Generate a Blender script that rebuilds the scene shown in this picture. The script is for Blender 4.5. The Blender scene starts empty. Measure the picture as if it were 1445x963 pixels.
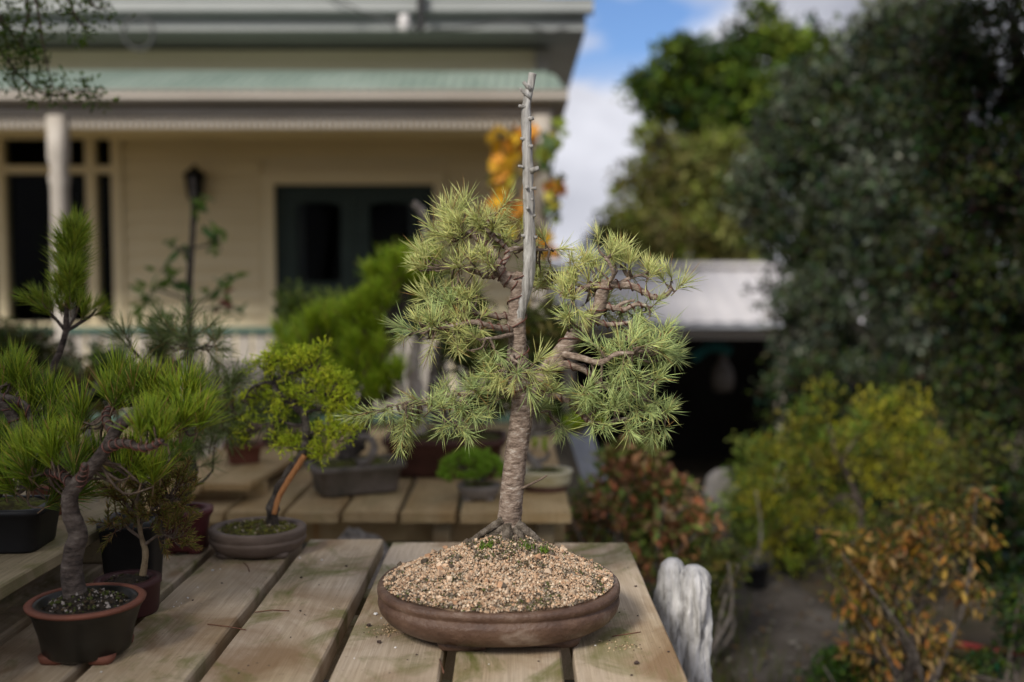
import bpy, math, random
import numpy as np
from mathutils import Vector, Quaternion, noise as mn

random.seed(7); rng = np.random.default_rng(7)
C = bpy.context.scene.collection
SC = bpy.context.scene
R = math.radians

# ------------------------------------------------------------------ camera, sky, sun, exposure
F = 1445 * 35 / 36.0
TH = math.atan(86 / F)
CAM = np.array([0.0, 0.0, 1.30])
cam_d = bpy.data.cameras.new('camera'); cam = bpy.data.objects.new('camera', cam_d); C.objects.link(cam)
cam.location = CAM; cam.rotation_euler = (math.pi / 2 - TH, 0, 0)
cam_d.lens = 35; cam_d.sensor_width = 36; cam_d.clip_start = 0.05; cam_d.clip_end = 800
cam_d.dof.use_dof = True; cam_d.dof.focus_distance = 1.585; cam_d.dof.aperture_fstop = 1.8
SC.camera = cam
SC.view_settings.view_transform = 'Standard'; SC.view_settings.look = 'None'
SC.view_settings.exposure = 0.48; SC.view_settings.gamma = 1
SC.cycles.use_denoising = True

SUN_EL, SUN_AZ = R(37), R(214)          # azimuth from +Y clockwise: behind the camera, to the left
w = bpy.data.worlds.new('World'); SC.world = w; w.use_nodes = True
nt = w.node_tree; nt.nodes.clear()
def N(t, typ, **kw):
    n = t.nodes.new(typ)
    for k, v in kw.items():
        if k in n.inputs.keys(): n.inputs[k].default_value = v
        else: setattr(n, k, v)
    return n
out = N(nt, 'ShaderNodeOutputWorld'); bg = N(nt, 'ShaderNodeBackground', Strength=0.1)
sky = N(nt, 'ShaderNodeTexSky', sky_type='NISHITA'); sky.sun_disc = False
sky.sun_elevation = SUN_EL; sky.sun_rotation = SUN_AZ
tc = N(nt, 'ShaderNodeTexCoord')
mp = N(nt, 'ShaderNodeMapping'); mp.inputs['Scale'].default_value = (1.0, 1.0, 2.2); mp.inputs['Location'].default_value = (0.49, 6.82, 5.245)
n1 = N(nt, 'ShaderNodeTexNoise', Scale=2.6, Detail=7.0, Roughness=0.55)
n2 = N(nt, 'ShaderNodeTexNoise', Scale=3.6, Detail=6.0, Roughness=0.5)
r1 = N(nt, 'ShaderNodeValToRGB'); r1.color_ramp.elements[0].position = 0.35; r1.color_ramp.elements[1].position = 0.45
r2 = N(nt, 'ShaderNodeValToRGB'); r2.color_ramp.elements[0].position = 0.36; r2.color_ramp.elements[1].position = 0.58
r2.color_ramp.elements[0].color = (2.9, 3.0, 3.5, 1); r2.color_ramp.elements[1].color = (5.9, 5.95, 6.5, 1)
mx = N(nt, 'ShaderNodeMix', data_type='RGBA')
L = nt.links.new
L(tc.outputs['Generated'], mp.inputs['Vector']); L(mp.outputs[0], n1.inputs['Vector']); mp2 = N(nt, 'ShaderNodeMapping'); mp2.inputs['Scale'].default_value = (1, 1, 2.0); mp2.inputs['Location'].default_value = (3.3, 1.2, 0.4); L(tc.outputs['Generated'], mp2.inputs['Vector']); L(mp2.outputs[0], n2.inputs['Vector'])
L(n1.outputs[0], r1.inputs[0]); L(n2.outputs[0], r2.inputs[0])
sxyz = N(nt, 'ShaderNodeSeparateXYZ'); hz = N(nt, 'ShaderNodeMapRange'); hz.inputs[1].default_value = 0.22; hz.inputs[2].default_value = 0.12   # cloud closes up towards the horizon
L(tc.outputs['Generated'], sxyz.inputs[0]); L(sxyz.outputs[2], hz.inputs[0]); mxm = N(nt, 'ShaderNodeMath', operation='MAXIMUM'); L(r1.outputs[0], mxm.inputs[0]); L(hz.outputs[0], mxm.inputs[1])
L(mxm.outputs[0], mx.inputs[0]); tint = N(nt, 'ShaderNodeMix', data_type='RGBA', blend_type='MULTIPLY'); tint.inputs[0].default_value = 1; tint.inputs[7].default_value = (0.6, 0.74, 0.98, 1); L(sky.outputs[0], tint.inputs[6]); L(tint.outputs[2], mx.inputs[6]); L(r2.outputs[0], mx.inputs[7])
L(mx.outputs[2], bg.inputs[0]); L(bg.outputs[0], out.inputs[0])
sun_d = bpy.data.lights.new('sun', 'SUN'); sun = bpy.data.objects.new('sun', sun_d); C.objects.link(sun)
sun_d.energy = 3.4; sun_d.angle = R(14); sun_d.color = (1, 0.95, 0.87)
sd = Vector((math.sin(SUN_AZ) * math.cos(SUN_EL), math.cos(SUN_AZ) * math.cos(SUN_EL), math.sin(SUN_EL)))
sun.rotation_euler = sd.to_track_quat('Z', 'Y').to_euler(); sun.location = (0, -5, 20)

# ------------------------------------------------------------------ measuring helpers
def P(px, py, Y):
    u = (px - 722.5) / F; v = (481.5 - py) / F
    d = np.array([u, math.cos(TH) + v * math.sin(TH), -math.sin(TH) + v * math.cos(TH)])
    return CAM + d * (Y / d[1])
def G(px, py, z):
    u = (px - 722.5) / F; v = (481.5 - py) / F
    d = np.array([u, math.cos(TH) + v * math.sin(TH), -math.sin(TH) + v * math.cos(TH)])
    return CAM + d * ((z - CAM[2]) / d[2])
def terrain(x, y):
    s = lambda t: max(0, min(1, t)) ** 2 * (3 - 2 * max(0, min(1, t)))
    return -1.05 * s((y - 5.0) / 3.5) * s((x - 0.3) / 0.9) * (1 - s((y - 14) / 10))

# ------------------------------------------------------------------ materials
MAT = {}
def mat(name, cols, scale=(8, 8, 8), detail=5, rough=0.7, bump=0.0, bscale=None, pos=None, attr=False,
        trans=0.0, spec=0.3, rand=False, metal=0.0, distort=0.0, attr_tint=1.0):
    m = bpy.data.materials.new(name); m.use_nodes = True; t = m.node_tree; t.nodes.clear(); L = t.links.new
    o = N(t, 'ShaderNodeOutputMaterial'); b = N(t, 'ShaderNodeBsdfPrincipled')
    b.inputs['Roughness'].default_value = rough; b.inputs['Specular IOR Level'].default_value = spec
    b.inputs['Metallic'].default_value = metal
    tc = N(t, 'ShaderNodeTexCoord'); mp = N(t, 'ShaderNodeMapping'); mp.inputs['Scale'].default_value = scale
    L(tc.outputs['Object'], mp.inputs['Vector'])
    if rand:
        oi = N(t, 'ShaderNodeObjectInfo'); ml = N(t, 'ShaderNodeMath', operation='MULTIPLY'); ml.inputs[1].default_value = 37.0
        L(oi.outputs['Random'], ml.inputs[0]); L(ml.outputs[0], mp.inputs['Location'])
    nz = N(t, 'ShaderNodeTexNoise', Scale=1.0, Detail=float(detail), Roughness=0.6, Distortion=float(distort))
    L(mp.outputs[0], nz.inputs['Vector'])
    rp = N(t, 'ShaderNodeValToRGB'); cr = rp.color_ramp
    k = len(cols); ps = pos or [0.3 + 0.4 * i / max(1, k - 1) for i in range(k)]
    while len(cr.elements) < k: cr.elements.new(0.5)
    for i in range(k):
        cr.elements[i].position = ps[i]; cr.elements[i].color = (*cols[i], 1)
    L(nz.outputs[0], rp.inputs[0]); col = rp.outputs[0]
    if attr:
        at = N(t, 'ShaderNodeAttribute', attribute_name='Col')
        mm = N(t, 'ShaderNodeMix', data_type='RGBA', blend_type='MULTIPLY'); mm.inputs[0].default_value = 1
        L(col, mm.inputs[6]); L(at.outputs['Color'], mm.inputs[7]); col = mm.outputs[2]
    L(col, b.inputs['Base Color'])
    if bump:
        n2 = N(t, 'ShaderNodeTexNoise', Scale=1.0, Detail=6.0, Roughness=0.65); mp2 = N(t, 'ShaderNodeMapping')
        mp2.inputs['Scale'].default_value = bscale or tuple(3 * s for s in scale)
        L(tc.outputs['Object'], mp2.inputs['Vector']); L(mp2.outputs[0], n2.inputs['Vector'])
        if rand: L(ml.outputs[0], mp2.inputs['Location'])
        bp = N(t, 'ShaderNodeBump', Strength=float(bump), Distance=0.01); L(n2.outputs[0], bp.inputs['Height']); L(bp.outputs[0], b.inputs['Normal'])
    sh = b.outputs[0]
    if trans:
        tr = N(t, 'ShaderNodeBsdfTranslucent'); L(col, tr.inputs[0]); ms = N(t, 'ShaderNodeMixShader'); ms.inputs[0].default_value = trans
        L(sh, ms.inputs[1]); L(tr.outputs[0], ms.inputs[2]); sh = ms.outputs[0]
    L(sh, o.inputs[0]); MAT[name] = m; return m
W1 = [(1, 1, 1), (1, 1, 1)]
leafm = mat('leaf', [(0.8, 0.8, 0.8), (1.1, 1.1, 1.1)], (25, 25, 25), 2, 0.55, attr=True, trans=0.3, spec=0.12)
needlem = mat('needle', [(0.85, 0.85, 0.85), (1.1, 1.1, 1.1)], (30, 30, 30), 2, 0.5, attr=True, trans=0.08, spec=0.2)
barkm = mat('cedar_bark', [(0.07, 0.05, 0.038), (0.22, 0.16, 0.122), (0.32, 0.25, 0.198), (0.52, 0.46, 0.4)], (75, 75, 190), 8, 0.85, 0.6, (190, 190, 330), [0.3, 0.46, 0.58, 0.72])
twigm = mat('twig_bark', [(0.06, 0.04, 0.03), (0.2, 0.15, 0.11)], (90, 90, 90), 4, 0.85, 0.5)
darkbark = mat('dark_bark', [(0.012, 0.01, 0.008), (0.07, 0.055, 0.045), (0.16, 0.14, 0.12)], (50, 50, 60), 6, 0.85, 0.8)
greybark = mat('grey_bark', [(0.07, 0.06, 0.05), (0.2, 0.17, 0.145), (0.33, 0.3, 0.27)], (40, 40, 40), 6, 0.9, 0.8)
deadm = mat('deadwood', [(0.2, 0.185, 0.165), (0.42, 0.4, 0.37), (0.58, 0.565, 0.535)], (150, 150, 10), 7, 0.8, 0.8, (300, 300, 16))
strippedm = mat('stripped_wood', [(0.25, 0.09, 0.03), (0.5, 0.24, 0.09)], (200, 200, 18), 4, 0.6, 0.3)
copper = mat('copper_wire', [(0.055, 0.018, 0.012), (0.15, 0.05, 0.032)], (60, 60, 60), 3, 0.45, spec=0.5)
brownpot = mat('brown_clay', [(0.045, 0.024, 0.015), (0.085, 0.046, 0.03), (0.12, 0.07, 0.046), (.24, .18, .14)], (18, 18, 26), 8, 0.42, 0.4, (150, 150, 150), spec=0.4)
greybrown = mat('grey_brown_clay', [(0.09, 0.065, 0.05), (0.17, 0.125, 0.1)], (16, 16, 30), 6, 0.7, 0.25)
terracotta = mat('terracotta', [(0.1, 0.036, 0.022), (0.18, 0.064, 0.039)], (14, 14, 14), 5, 0.7, 0.2)
darkglaze = mat('dark_green_glaze', [(0.006, 0.005, 0.004), (0.018, 0.016, 0.012)], (12, 12, 12), 4, 0.35, spec=0.4)
blackpl = mat('black_plastic', [(0.006, 0.006, 0.007), (0.014, 0.014, 0.015)], (12, 12, 12), 3, 0.5)
burgundy = mat('burgundy_clay', [(0.06, 0.014, 0.015), (0.12, 0.03, 0.03)], (12, 12, 25), 5, 0.5, 0.15)
maroon = mat('maroon_plastic', [(0.035, 0.012, 0.013), (0.06, 0.02, 0.02)], (12, 12, 25), 4, 0.5)
olivepot = mat('olive_grey_clay', [(0.055, 0.05, 0.036), (0.12, 0.1, 0.078), (0.17, 0.14, 0.12)], (12, 12, 12), 6, 0.65, 0.3)
chocpot = mat('chocolate_clay', [(0.05, 0.02, 0.014), (0.1, 0.04, 0.028)], (9, 9, 20), 5, 0.6, 0.2)
greypot = mat('grey_clay', [(0.14, 0.12, 0.1), (0.22, 0.19, 0.165)], (12, 12, 12), 5, 0.6, 0.2)
creampot = mat('cream_glaze', [(0.32, 0.26, 0.11), (0.55, 0.5, 0.33), (0.6, 0.55, 0.42)], (9, 9, 30), 4, 0.3, spec=0.5)
soilm = mat('soil', [(0.012, 0.009, 0.006), (0.05, 0.036, 0.024)], (90, 90, 90), 6, 0.95, 0.9)
mossm = mat('moss', [(0.02, 0.014, 0.008), (0.06, 0.05, 0.012), (0.13, 0.14, 0.022), (0.06, 0.085, 0.016)], (55, 55, 55), 6, 0.95, 1.0, (220, 220, 220))
chipm = mat('bark_chip', [(0.85, 0.85, 0.85), (1.1, 1.08, 1.05)], (80, 80, 80), 3, 0.9, attr=True, spec=0.15)
stonem = mat('pale_stone', [(0.13, 0.12, 0.1), (0.29, 0.265, 0.25)], (10, 10, 10), 6, 0.9, 0.6)
logm = mat('weathered_log', [(0.13, 0.12, 0.11), (0.47, 0.455, 0.44), (0.7, 0.68, 0.665)], (60, 60, 16), 8, 0.9, 0.6, (150, 150, 45), [0.3, 0.46, 0.7])
metalm = mat('galvanised', [(0.2, 0.21, 0.23), (0.3, 0.31, 0.34)], (6, 6, 6), 4, 0.5)
cream = mat('cream_paint', [(0.72, 0.62, 0.4), (0.78, 0.68, 0.46)], (1.2, 1.2, 5), 5, 0.6, 0.05)
trimp = mat('pale_trim', [(0.33, 0.29, 0.245), (0.4, 0.36, 0.31)], (1.5, 1.5, 8), 5, 0.55, 0.05)
fasciap = mat('grey_trim', [(0.25, 0.26, 0.25), (0.31, 0.32, 0.31)], (1.5, 3, 8), 5, 0.5)
rooftin = mat('green_tin', [(0.12, 0.165, 0.13), (0.165, 0.21, 0.168), (0.21, 0.255, 0.21)], (3, 1.5, 3), 6, 0.5, 0.1)
whitetin = mat('pale_tin', [(0.4, 0.38, 0.385), (0.48, 0.46, 0.465)], (2, 1, 2), 5, 0.5)
doorgreen = mat('dark_green_paint', [(0.014, 0.028, 0.022), (0.022, 0.04, 0.032)], (3, 3, 8), 4, 0.5)
railgreen = mat('green_rail_paint', [(0.05, 0.1, 0.075), (0.075, 0.13, 0.1)], (3, 3, 8), 4, 0.5)
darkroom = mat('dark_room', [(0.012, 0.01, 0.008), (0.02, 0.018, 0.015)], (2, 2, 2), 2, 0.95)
curtainm = mat('curtain', [(0.2, 0.2, 0.21), (0.3, 0.3, 0.31)], (30, 3, 1), 3, 0.9)
blackm = mat('black_metal', [(0.008, 0.008, 0.008), (0.016, 0.015, 0.014)], (9, 9, 9), 3, 0.45)
cablem = mat('cable', [(0.05, 0.05, 0.05), (0.09, 0.088, 0.085)], (9, 9, 9), 3, 0.6)
ceramicm = mat('white_ceramic', [(0.6, 0.57, 0.56), (0.7, 0.66, 0.65)], (9, 9, 9), 3, 0.3)
redm = mat('red_plastic', [(0.16, 0.012, 0.01), (0.24, 0.02, 0.016)], (9, 9, 9), 3, 0.5)
tealm = mat('teal_cloth', [(0.02, 0.13, 0.13), (0.03, 0.18, 0.17)], (9, 9, 9), 3, 0.8)
perlite = mat('perlite', [(0.62, 0.6, 0.57), (0.75, 0.73, 0.7)], (200, 200, 200), 3, 0.9)
crumb = mat('dark_crumb', [(0.03, 0.02, 0.015), (0.09, 0.06, 0.05)], (200, 200, 200), 3, 0.9)
rednail = mat('dry_needle', [(0.1, 0.04, 0.025), (0.2, 0.09, 0.055)], (90, 90, 90), 3, 0.8)
glass = bpy.data.materials.new('window_glass'); glass.use_nodes = True; t = glass.node_tree; t.nodes.clear()
o_ = N(t, 'ShaderNodeOutputMaterial'); a_ = N(t, 'ShaderNodeBsdfTransparent'); b_ = N(t, 'ShaderNodeBsdfGlossy', Roughness=0.03); f_ = N(t, 'ShaderNodeFresnel', IOR=1.1)
a_.inputs[0].default_value = (0.75, 0.78, 0.77, 1); s_ = N(t, 'ShaderNodeMixShader')
t.links.new(f_.outputs[0], s_.inputs[0]); t.links.new(a_.outputs[0], s_.inputs[1]); t.links.new(b_.outputs[0], s_.inputs[2]); t.links.new(s_.outputs[0], o_.inputs[0])

def plank_material(name, cA, cB, cC, algae, stain):
    m = bpy.data.materials.new(name); m.use_nodes = True; t = m.node_tree; t.nodes.clear(); L = t.links.new
    o = N(t, 'ShaderNodeOutputMaterial'); b = N(t, 'ShaderNodeBsdfPrincipled', Roughness=0.75); b.inputs['Specular IOR Level'].default_value = 0.25
    tc = N(t, 'ShaderNodeTexCoord'); oi = N(t, 'ShaderNodeObjectInfo')
    ml = N(t, 'ShaderNodeMath', operation='MULTIPLY'); ml.inputs[1].default_value = 53.0; L(oi.outputs['Random'], ml.inputs[0])
    add = N(t, 'ShaderNodeVectorMath', operation='ADD'); L(tc.outputs['Object'], add.inputs[0]); L(ml.outputs[0], add.inputs[1])
    def noise(scale, sc=(1, 1, 1), det=5, dist=0, rough=0.55):
        mp = N(t, 'ShaderNodeMapping'); mp.inputs['Scale'].default_value = sc; L(add.outputs[0], mp.inputs[0])
        n = N(t, 'ShaderNodeTexNoise', Scale=float(scale), Detail=float(det), Distortion=float(dist), Roughness=rough); L(mp.outputs[0], n.inputs[0]); return n.outputs[0]
    def ramp(x, p0, p1, c0=(0, 0, 0), c1=(1, 1, 1)):
        r = N(t, 'ShaderNodeValToRGB'); r.color_ramp.elements[0].position = p0; r.color_ramp.elements[1].position = p1
        r.color_ramp.elements[0].color = (*c0, 1); r.color_ramp.elements[1].color = (*c1, 1); L(x, r.inputs[0]); return r.outputs[0]
    def mix(f, a, bb, mode='MIX', fac=1.0):
        n = N(t, 'ShaderNodeMix', data_type='RGBA', blend_type=mode)
        if f is None: n.inputs[0].default_value = fac
        else: L(f, n.inputs[0])
        for i, x in ((6, a), (7, bb)):
            if isinstance(x, tuple): n.inputs[i].default_value = (*x, 1)
            else: L(x, n.inputs[i])
        return n.outputs[2]
    broad = noise(3.0, (2.2, 0.9, 2), 4, 0.4)
    base = mix(ramp(broad, 0.35, 0.65), cA, cB)
    # growth rings: bands that wander round knots
    vk = N(t, 'ShaderNodeTexVoronoi', Scale=1.0); vk.feature = 'F1'; mpk = N(t, 'ShaderNodeMapping'); mpk.inputs['Scale'].default_value = (7, 3.2, 1); L(add.outputs[0], mpk.inputs[0]); L(mpk.outputs[0], vk.inputs['Vector'])
    kd = vk.outputs['Distance']
    sx = N(t, 'ShaderNodeSeparateXYZ'); L(add.outputs[0], sx.inputs[0])
    kr = N(t, 'ShaderNodeMath', operation='POWER'); kr.inputs[1].default_value = 0.5; L(kd, kr.inputs[0])
    mx1 = N(t, 'ShaderNodeMath', operation='MULTIPLY_ADD'); mx1.inputs[1].default_value = 0.045; L(kr.outputs[0], mx1.inputs[0]); L(sx.outputs[0], mx1.inputs[2])
    wob = N(t, 'ShaderNodeMath', operation='MULTIPLY_ADD'); wob.inputs[1].default_value = 0.12; L(noise(2.0, (3, 0.5, 1), 3), wob.inputs[0]); L(mx1.outputs[0], wob.inputs[2])
    sn = N(t, 'ShaderNodeMath', operation='MULTIPLY'); sn.inputs[1].default_value = 420.0; L(wob.outputs[0], sn.inputs[0])
    si = N(t, 'ShaderNodeMath', operation='SINE'); L(sn.outputs[0], si.inputs[0])
    mr = N(t, 'ShaderNodeMapRange'); mr.inputs[1].default_value = -1; mr.inputs[2].default_value = 1; L(si.outputs[0], mr.inputs[0])
    ring = ramp(mr.outputs[0], 0.1, 1.0, (0.8, 0.77, 0.72), (1.05, 1.05, 1.05))
    base = mix(ramp(noise(2.5, (1.5, .8, 1), 3), .35, .7, (.05,) * 3, (.55,) * 3), base, ring, 'MULTIPLY')
    fine = ramp(noise(1.0, (420, 9, 420), 5), 0.32, 0.68, (0.72, 0.7, 0.67), (1.12, 1.12, 1.12))
    base = mix(None, base, fine, 'MULTIPLY', 0.7)
    base = mix(ramp(kd, 0.06, 0.13, (1, 1, 1), (0, 0, 0)), base, cC)                                  # knots
    if stain: base = mix(ramp(noise(4.5, (1.2, 1, 1), 5, 0.8), 0.48, 0.66, (0, 0, 0), (stain,) * 3), base, (0.17, 0.095, 0.04))
    if algae: base = mix(ramp(noise(5.5, (1.5, 0.9, 1), 6, 1.0, 0.65), 0.5, 0.68, (0, 0, 0), (algae,) * 3), base, (0.1, 0.105, 0.016))
    base = mix(ramp(noise(130, (1, 1, 1), 4), 0.66, 0.74, (0, 0, 0), (0.75,) * 3), base, (0.06, 0.045, 0.03))   # specks of dirt
    L(base, b.inputs['Base Color'])
    bp = N(t, 'ShaderNodeBump', Strength=0.35, Distance=0.003); L(noise(1.0, (420, 9, 420), 5), bp.inputs['Height']); L(bp.outputs[0], b.inputs['Normal'])
    L(b.outputs[0], o.inputs[0]); return m
plankm = plank_material('weathered_pine_plank', (0.36, 0.275, 0.175), (0.48, 0.395, 0.305), (0.24, 0.16, 0.09), 0.9, 0.75)
newplank = plank_material('golden_pine_plank', (0.4, 0.27, 0.125), (0.48, 0.36, 0.2), (0.34, 0.19, 0.07), 0.25, 0.35)
oldplank = plank_material('dark_pine_plank', (0.25, 0.2, 0.12), (0.33, 0.27, 0.17), (0.14, 0.09, 0.05), 0.85, 0.6)  # darker pine tone used on shelf, supports, legs and deck

# ------------------------------------------------------------------ mesh building
ORG = {}
class MB:
    def __init__(s): s.v = []; s.f = []; s.c = []; s.n = 0
    def add(s, v, f, col=None):
        v = np.asarray(v, float); s.v.append(v); s.f.extend([tuple(int(i) + s.n for i in q) for q in f]); s.n += len(v)
        if col is not None:
            col = np.asarray(col, float); s.c.append(np.tile(col, (len(v), 1)) if col.ndim == 1 else col)
        return s
    def box(s, x0, x1, y0, y1, z0, z1, col=None, bev=0.0):
        if bev <= 0:
            v = [(x, y, z) for x in (x0, x1) for y in (y0, y1) for z in (z0, z1)]
            return s.add(v, [(0, 1, 3, 2), (4, 6, 7, 5), (0, 4, 5, 1), (2, 3, 7, 6), (0, 2, 6, 4), (1, 5, 7, 3)], col)
        b = bev; v = []; ix = {}
        for i, x in enumerate((x0, x1)):
            for j, y in enumerate((y0, y1)):
                for k, z in enumerate((z0, z1)):
                    sx, sy, sz = (1 - 2 * i) * b, (1 - 2 * j) * b, (1 - 2 * k) * b
                    ix[i, j, k] = len(v); v += [(x, y + sy, z + sz), (x + sx, y, z + sz), (x + sx, y + sy, z)]
        g = lambda i, j, k, a: ix[i, j, k] + a
        f = []
        f += [(g(0, 0, 0, 0), g(0, 0, 1, 0), g(0, 1, 1, 0), g(0, 1, 0, 0)), (g(1, 0, 0, 0), g(1, 1, 0, 0), g(1, 1, 1, 0), g(1, 0, 1, 0)),
              (g(0, 0, 0, 1), g(1, 0, 0, 1), g(1, 0, 1, 1), g(0, 0, 1, 1)), (g(0, 1, 0, 1), g(0, 1, 1, 1), g(1, 1, 1, 1), g(1, 1, 0, 1)),
              (g(0, 0, 0, 2), g(0, 1, 0, 2), g(1, 1, 0, 2), g(1, 0, 0, 2)), (g(0, 0, 1, 2), g(1, 0, 1, 2), g(1, 1, 1, 2), g(0, 1, 1, 2))]
        for i in (0, 1):
            for j in (0, 1): f.append((g(i, j, 0, 0), g(i, j, 0, 1), g(i, j, 1, 1), g(i, j, 1, 0)))
            for k in (0, 1): f.append((g(i, 0, k, 0), g(i, 0, k, 2), g(i, 1, k, 2), g(i, 1, k, 0)))
        for j in (0, 1):
            for k in (0, 1): f.append((g(0, j, k, 1), g(0, j, k, 2), g(1, j, k, 2), g(1, j, k, 1)))
        for i in (0, 1):
            for j in (0, 1):
                for k in (0, 1): f.append((g(i, j, k, 0), g(i, j, k, 1), g(i, j, k, 2)))
        return s.add(v, f, col)
    def tube(s, pts, rad, sides=8, col=None, cap=True, bumpf=None):
        pts = np.asarray(pts, float); n = len(pts); rad = np.broadcast_to(np.asarray(rad, float), (n,))
        tg = np.gradient(pts, axis=0); tg /= np.linalg.norm(tg, axis=1)[:, None] + 1e-12
        a = np.array([0, 0, 1.0]) if abs(tg[0][2]) < 0.9 else np.array([0, 1.0, 0])
        u = np.cross(tg[0], a); u /= np.linalg.norm(u); V = []; an = np.linspace(0, 2 * math.pi, sides, endpoint=False)
        for i in range(n):
            u = u - tg[i] * np.dot(u, tg[i]); u /= np.linalg.norm(u) + 1e-12; w_ = np.cross(tg[i], u)
            d = np.outer(np.cos(an), u) + np.outer(np.sin(an), w_); rr = np.full(sides, rad[i])
            if bumpf is not None: rr = rr * np.array([bumpf(pts[i] + d[k] * rad[i], i / (n - 1), an[k]) for k in range(sides)])
            V.append(pts[i] + d * rr[:, None])
        V = np.concatenate(V); f = []
        for i in range(n - 1):
            for k in range(sides):
                k2 = (k + 1) % sides; f.append((i * sides + k, i * sides + k2, (i + 1) * sides + k2, (i + 1) * sides + k))
        if cap: f.append(tuple(range(sides))[::-1]); f.append(tuple((n - 1) * sides + k for k in range(sides)))
        return s.add(V, f, col)
    def lathe(s, prof, cx, cy, sx=1, sy=1, pw=2.0, yaw=0, seg=48, loop=False):
        an = np.linspace(0, 2 * math.pi, seg, endpoint=False)
        k = (np.abs(np.cos(an)) ** pw + np.abs(np.sin(an)) ** pw) ** (-1 / pw)
        ux, uy = np.cos(an) * k, np.sin(an) * k; V = []; c, sn = math.cos(yaw), math.sin(yaw)
        for r, z in prof:
            x, y = ux * sx * r, uy * sy * r
            V.append(np.stack([cx + x * c - y * sn, cy + x * sn + y * c, np.full(seg, z)], 1))
        n = len(prof); V = np.concatenate(V); f = []
        for i in range(n - 1):
            for k in range(seg):
                k2 = (k + 1) % seg; f.append((i * seg + k, i * seg + k2, (i + 1) * seg + k2, (i + 1) * seg + k))
        if loop:
            for k in range(seg): k2 = (k + 1) % seg; f.append(((n - 1) * seg + k, (n - 1) * seg + k2, k2, k))
        else: f.append(tuple(range(seg))[::-1]); f.append(tuple((n - 1) * seg + k for k in range(seg)))
        return s.add(V, f)
    def mesh(s, name, m, smooth=True, org=(0, 0, 0)):
        me = bpy.data.meshes.new(name); V = np.concatenate(s.v) - np.asarray(org)
        me.from_pydata(V.tolist(), [], s.f); me.materials.append(m)
        if s.c:
            ca = me.color_attributes.new('Col', 'FLOAT_COLOR', 'POINT'); cc = np.concatenate(s.c)
            ca.data.foreach_set('color', np.concatenate([cc, np.ones((len(cc), 1))], 1).ravel())
        if smooth: me.polygons.foreach_set('use_smooth', [True] * len(me.polygons))
        me.update(); return me
    def build(s, name, m, parent=None, smooth=True, kind=None):
        org = ORG.get(parent.name, (0, 0, 0)) if parent else (0, 0, 0)
        o = bpy.data.objects.new(name, s.mesh(name, m, smooth, org)); C.objects.link(o)
        if parent: o.parent = parent; ORG[o.name] = org
        if kind: o['kind'] = kind
        return o
def fast_mesh(name, V, nv, m, col):
    """V: (k*nv,3) vertices, every nv of them one face"""
    V = np.asarray(V, np.float32); k = len(V) // nv; me = bpy.data.meshes.new(name)
    me.vertices.add(len(V)); me.vertices.foreach_set('co', V.ravel()); me.loops.add(len(V)); me.loops.foreach_set('vertex_index', np.arange(len(V), dtype=np.int32))
    me.polygons.add(k); me.polygons.foreach_set('loop_start', np.arange(0, len(V), nv, dtype=np.int32))
    me.materials.append(m); ca = me.color_attributes.new('Col', 'FLOAT_COLOR', 'POINT')
    ca.data.foreach_set('color', np.concatenate([col, np.ones((len(col), 1))], 1).astype(np.float32).ravel()); me.update(calc_edges=True); return me
def tag(o, label=None, cat=None, group=None, kind=None):
    for k, v in (('label', label), ('category', cat), ('group', group), ('kind', kind)):
        if v: o[k] = v
    return o
def thing(name, label, cat, loc, group=None):
    o = bpy.data.objects.new(name, None); C.objects.link(o); o.location = loc; ORG[o.name] = np.asarray(loc, float); o.empty_display_size = 0.05
    return tag(o, label, cat, group)
def put(name, me, parent, p, d=None, s=1.0, spin=0.0):
    o = bpy.data.objects.new(name, me); C.objects.link(o); o.parent = parent; o.location = np.asarray(p) - ORG[parent.name]; o.scale = (s, s, s)
    if d is not None:
        o.rotation_mode = 'QUATERNION'; o.rotation_quaternion = Vector((0, 0, 1)).rotation_difference(Vector(d)) @ Quaternion((0, 0, 1), spin)
    return o
def smooth(pts, n=8):
    p = np.asarray(pts, float); p = np.vstack([2 * p[0] - p[1], p, 2 * p[-1] - p[-2]]); out = []
    for i in range(1, len(p) - 2):
        for t in np.linspace(0, 1, n, endpoint=False):
            a, b, c, d = p[i - 1:i + 3]
            out.append(0.5 * (2 * b + (c - a) * t + (2 * a - 5 * b + 4 * c - d) * t * t + (3 * b - a - 3 * c + d) * t ** 3))
    out.append(p[-2]); return np.array(out)
def fbm(p, s, o=3): return mn.fractal(Vector((float(p[0] * s), float(p[1] * s), float(p[2] * s))), 1.0, 2.0, o)
def unit(v): v = np.asarray(v, float); return v / (np.linalg.norm(v) + 1e-9)

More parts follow.
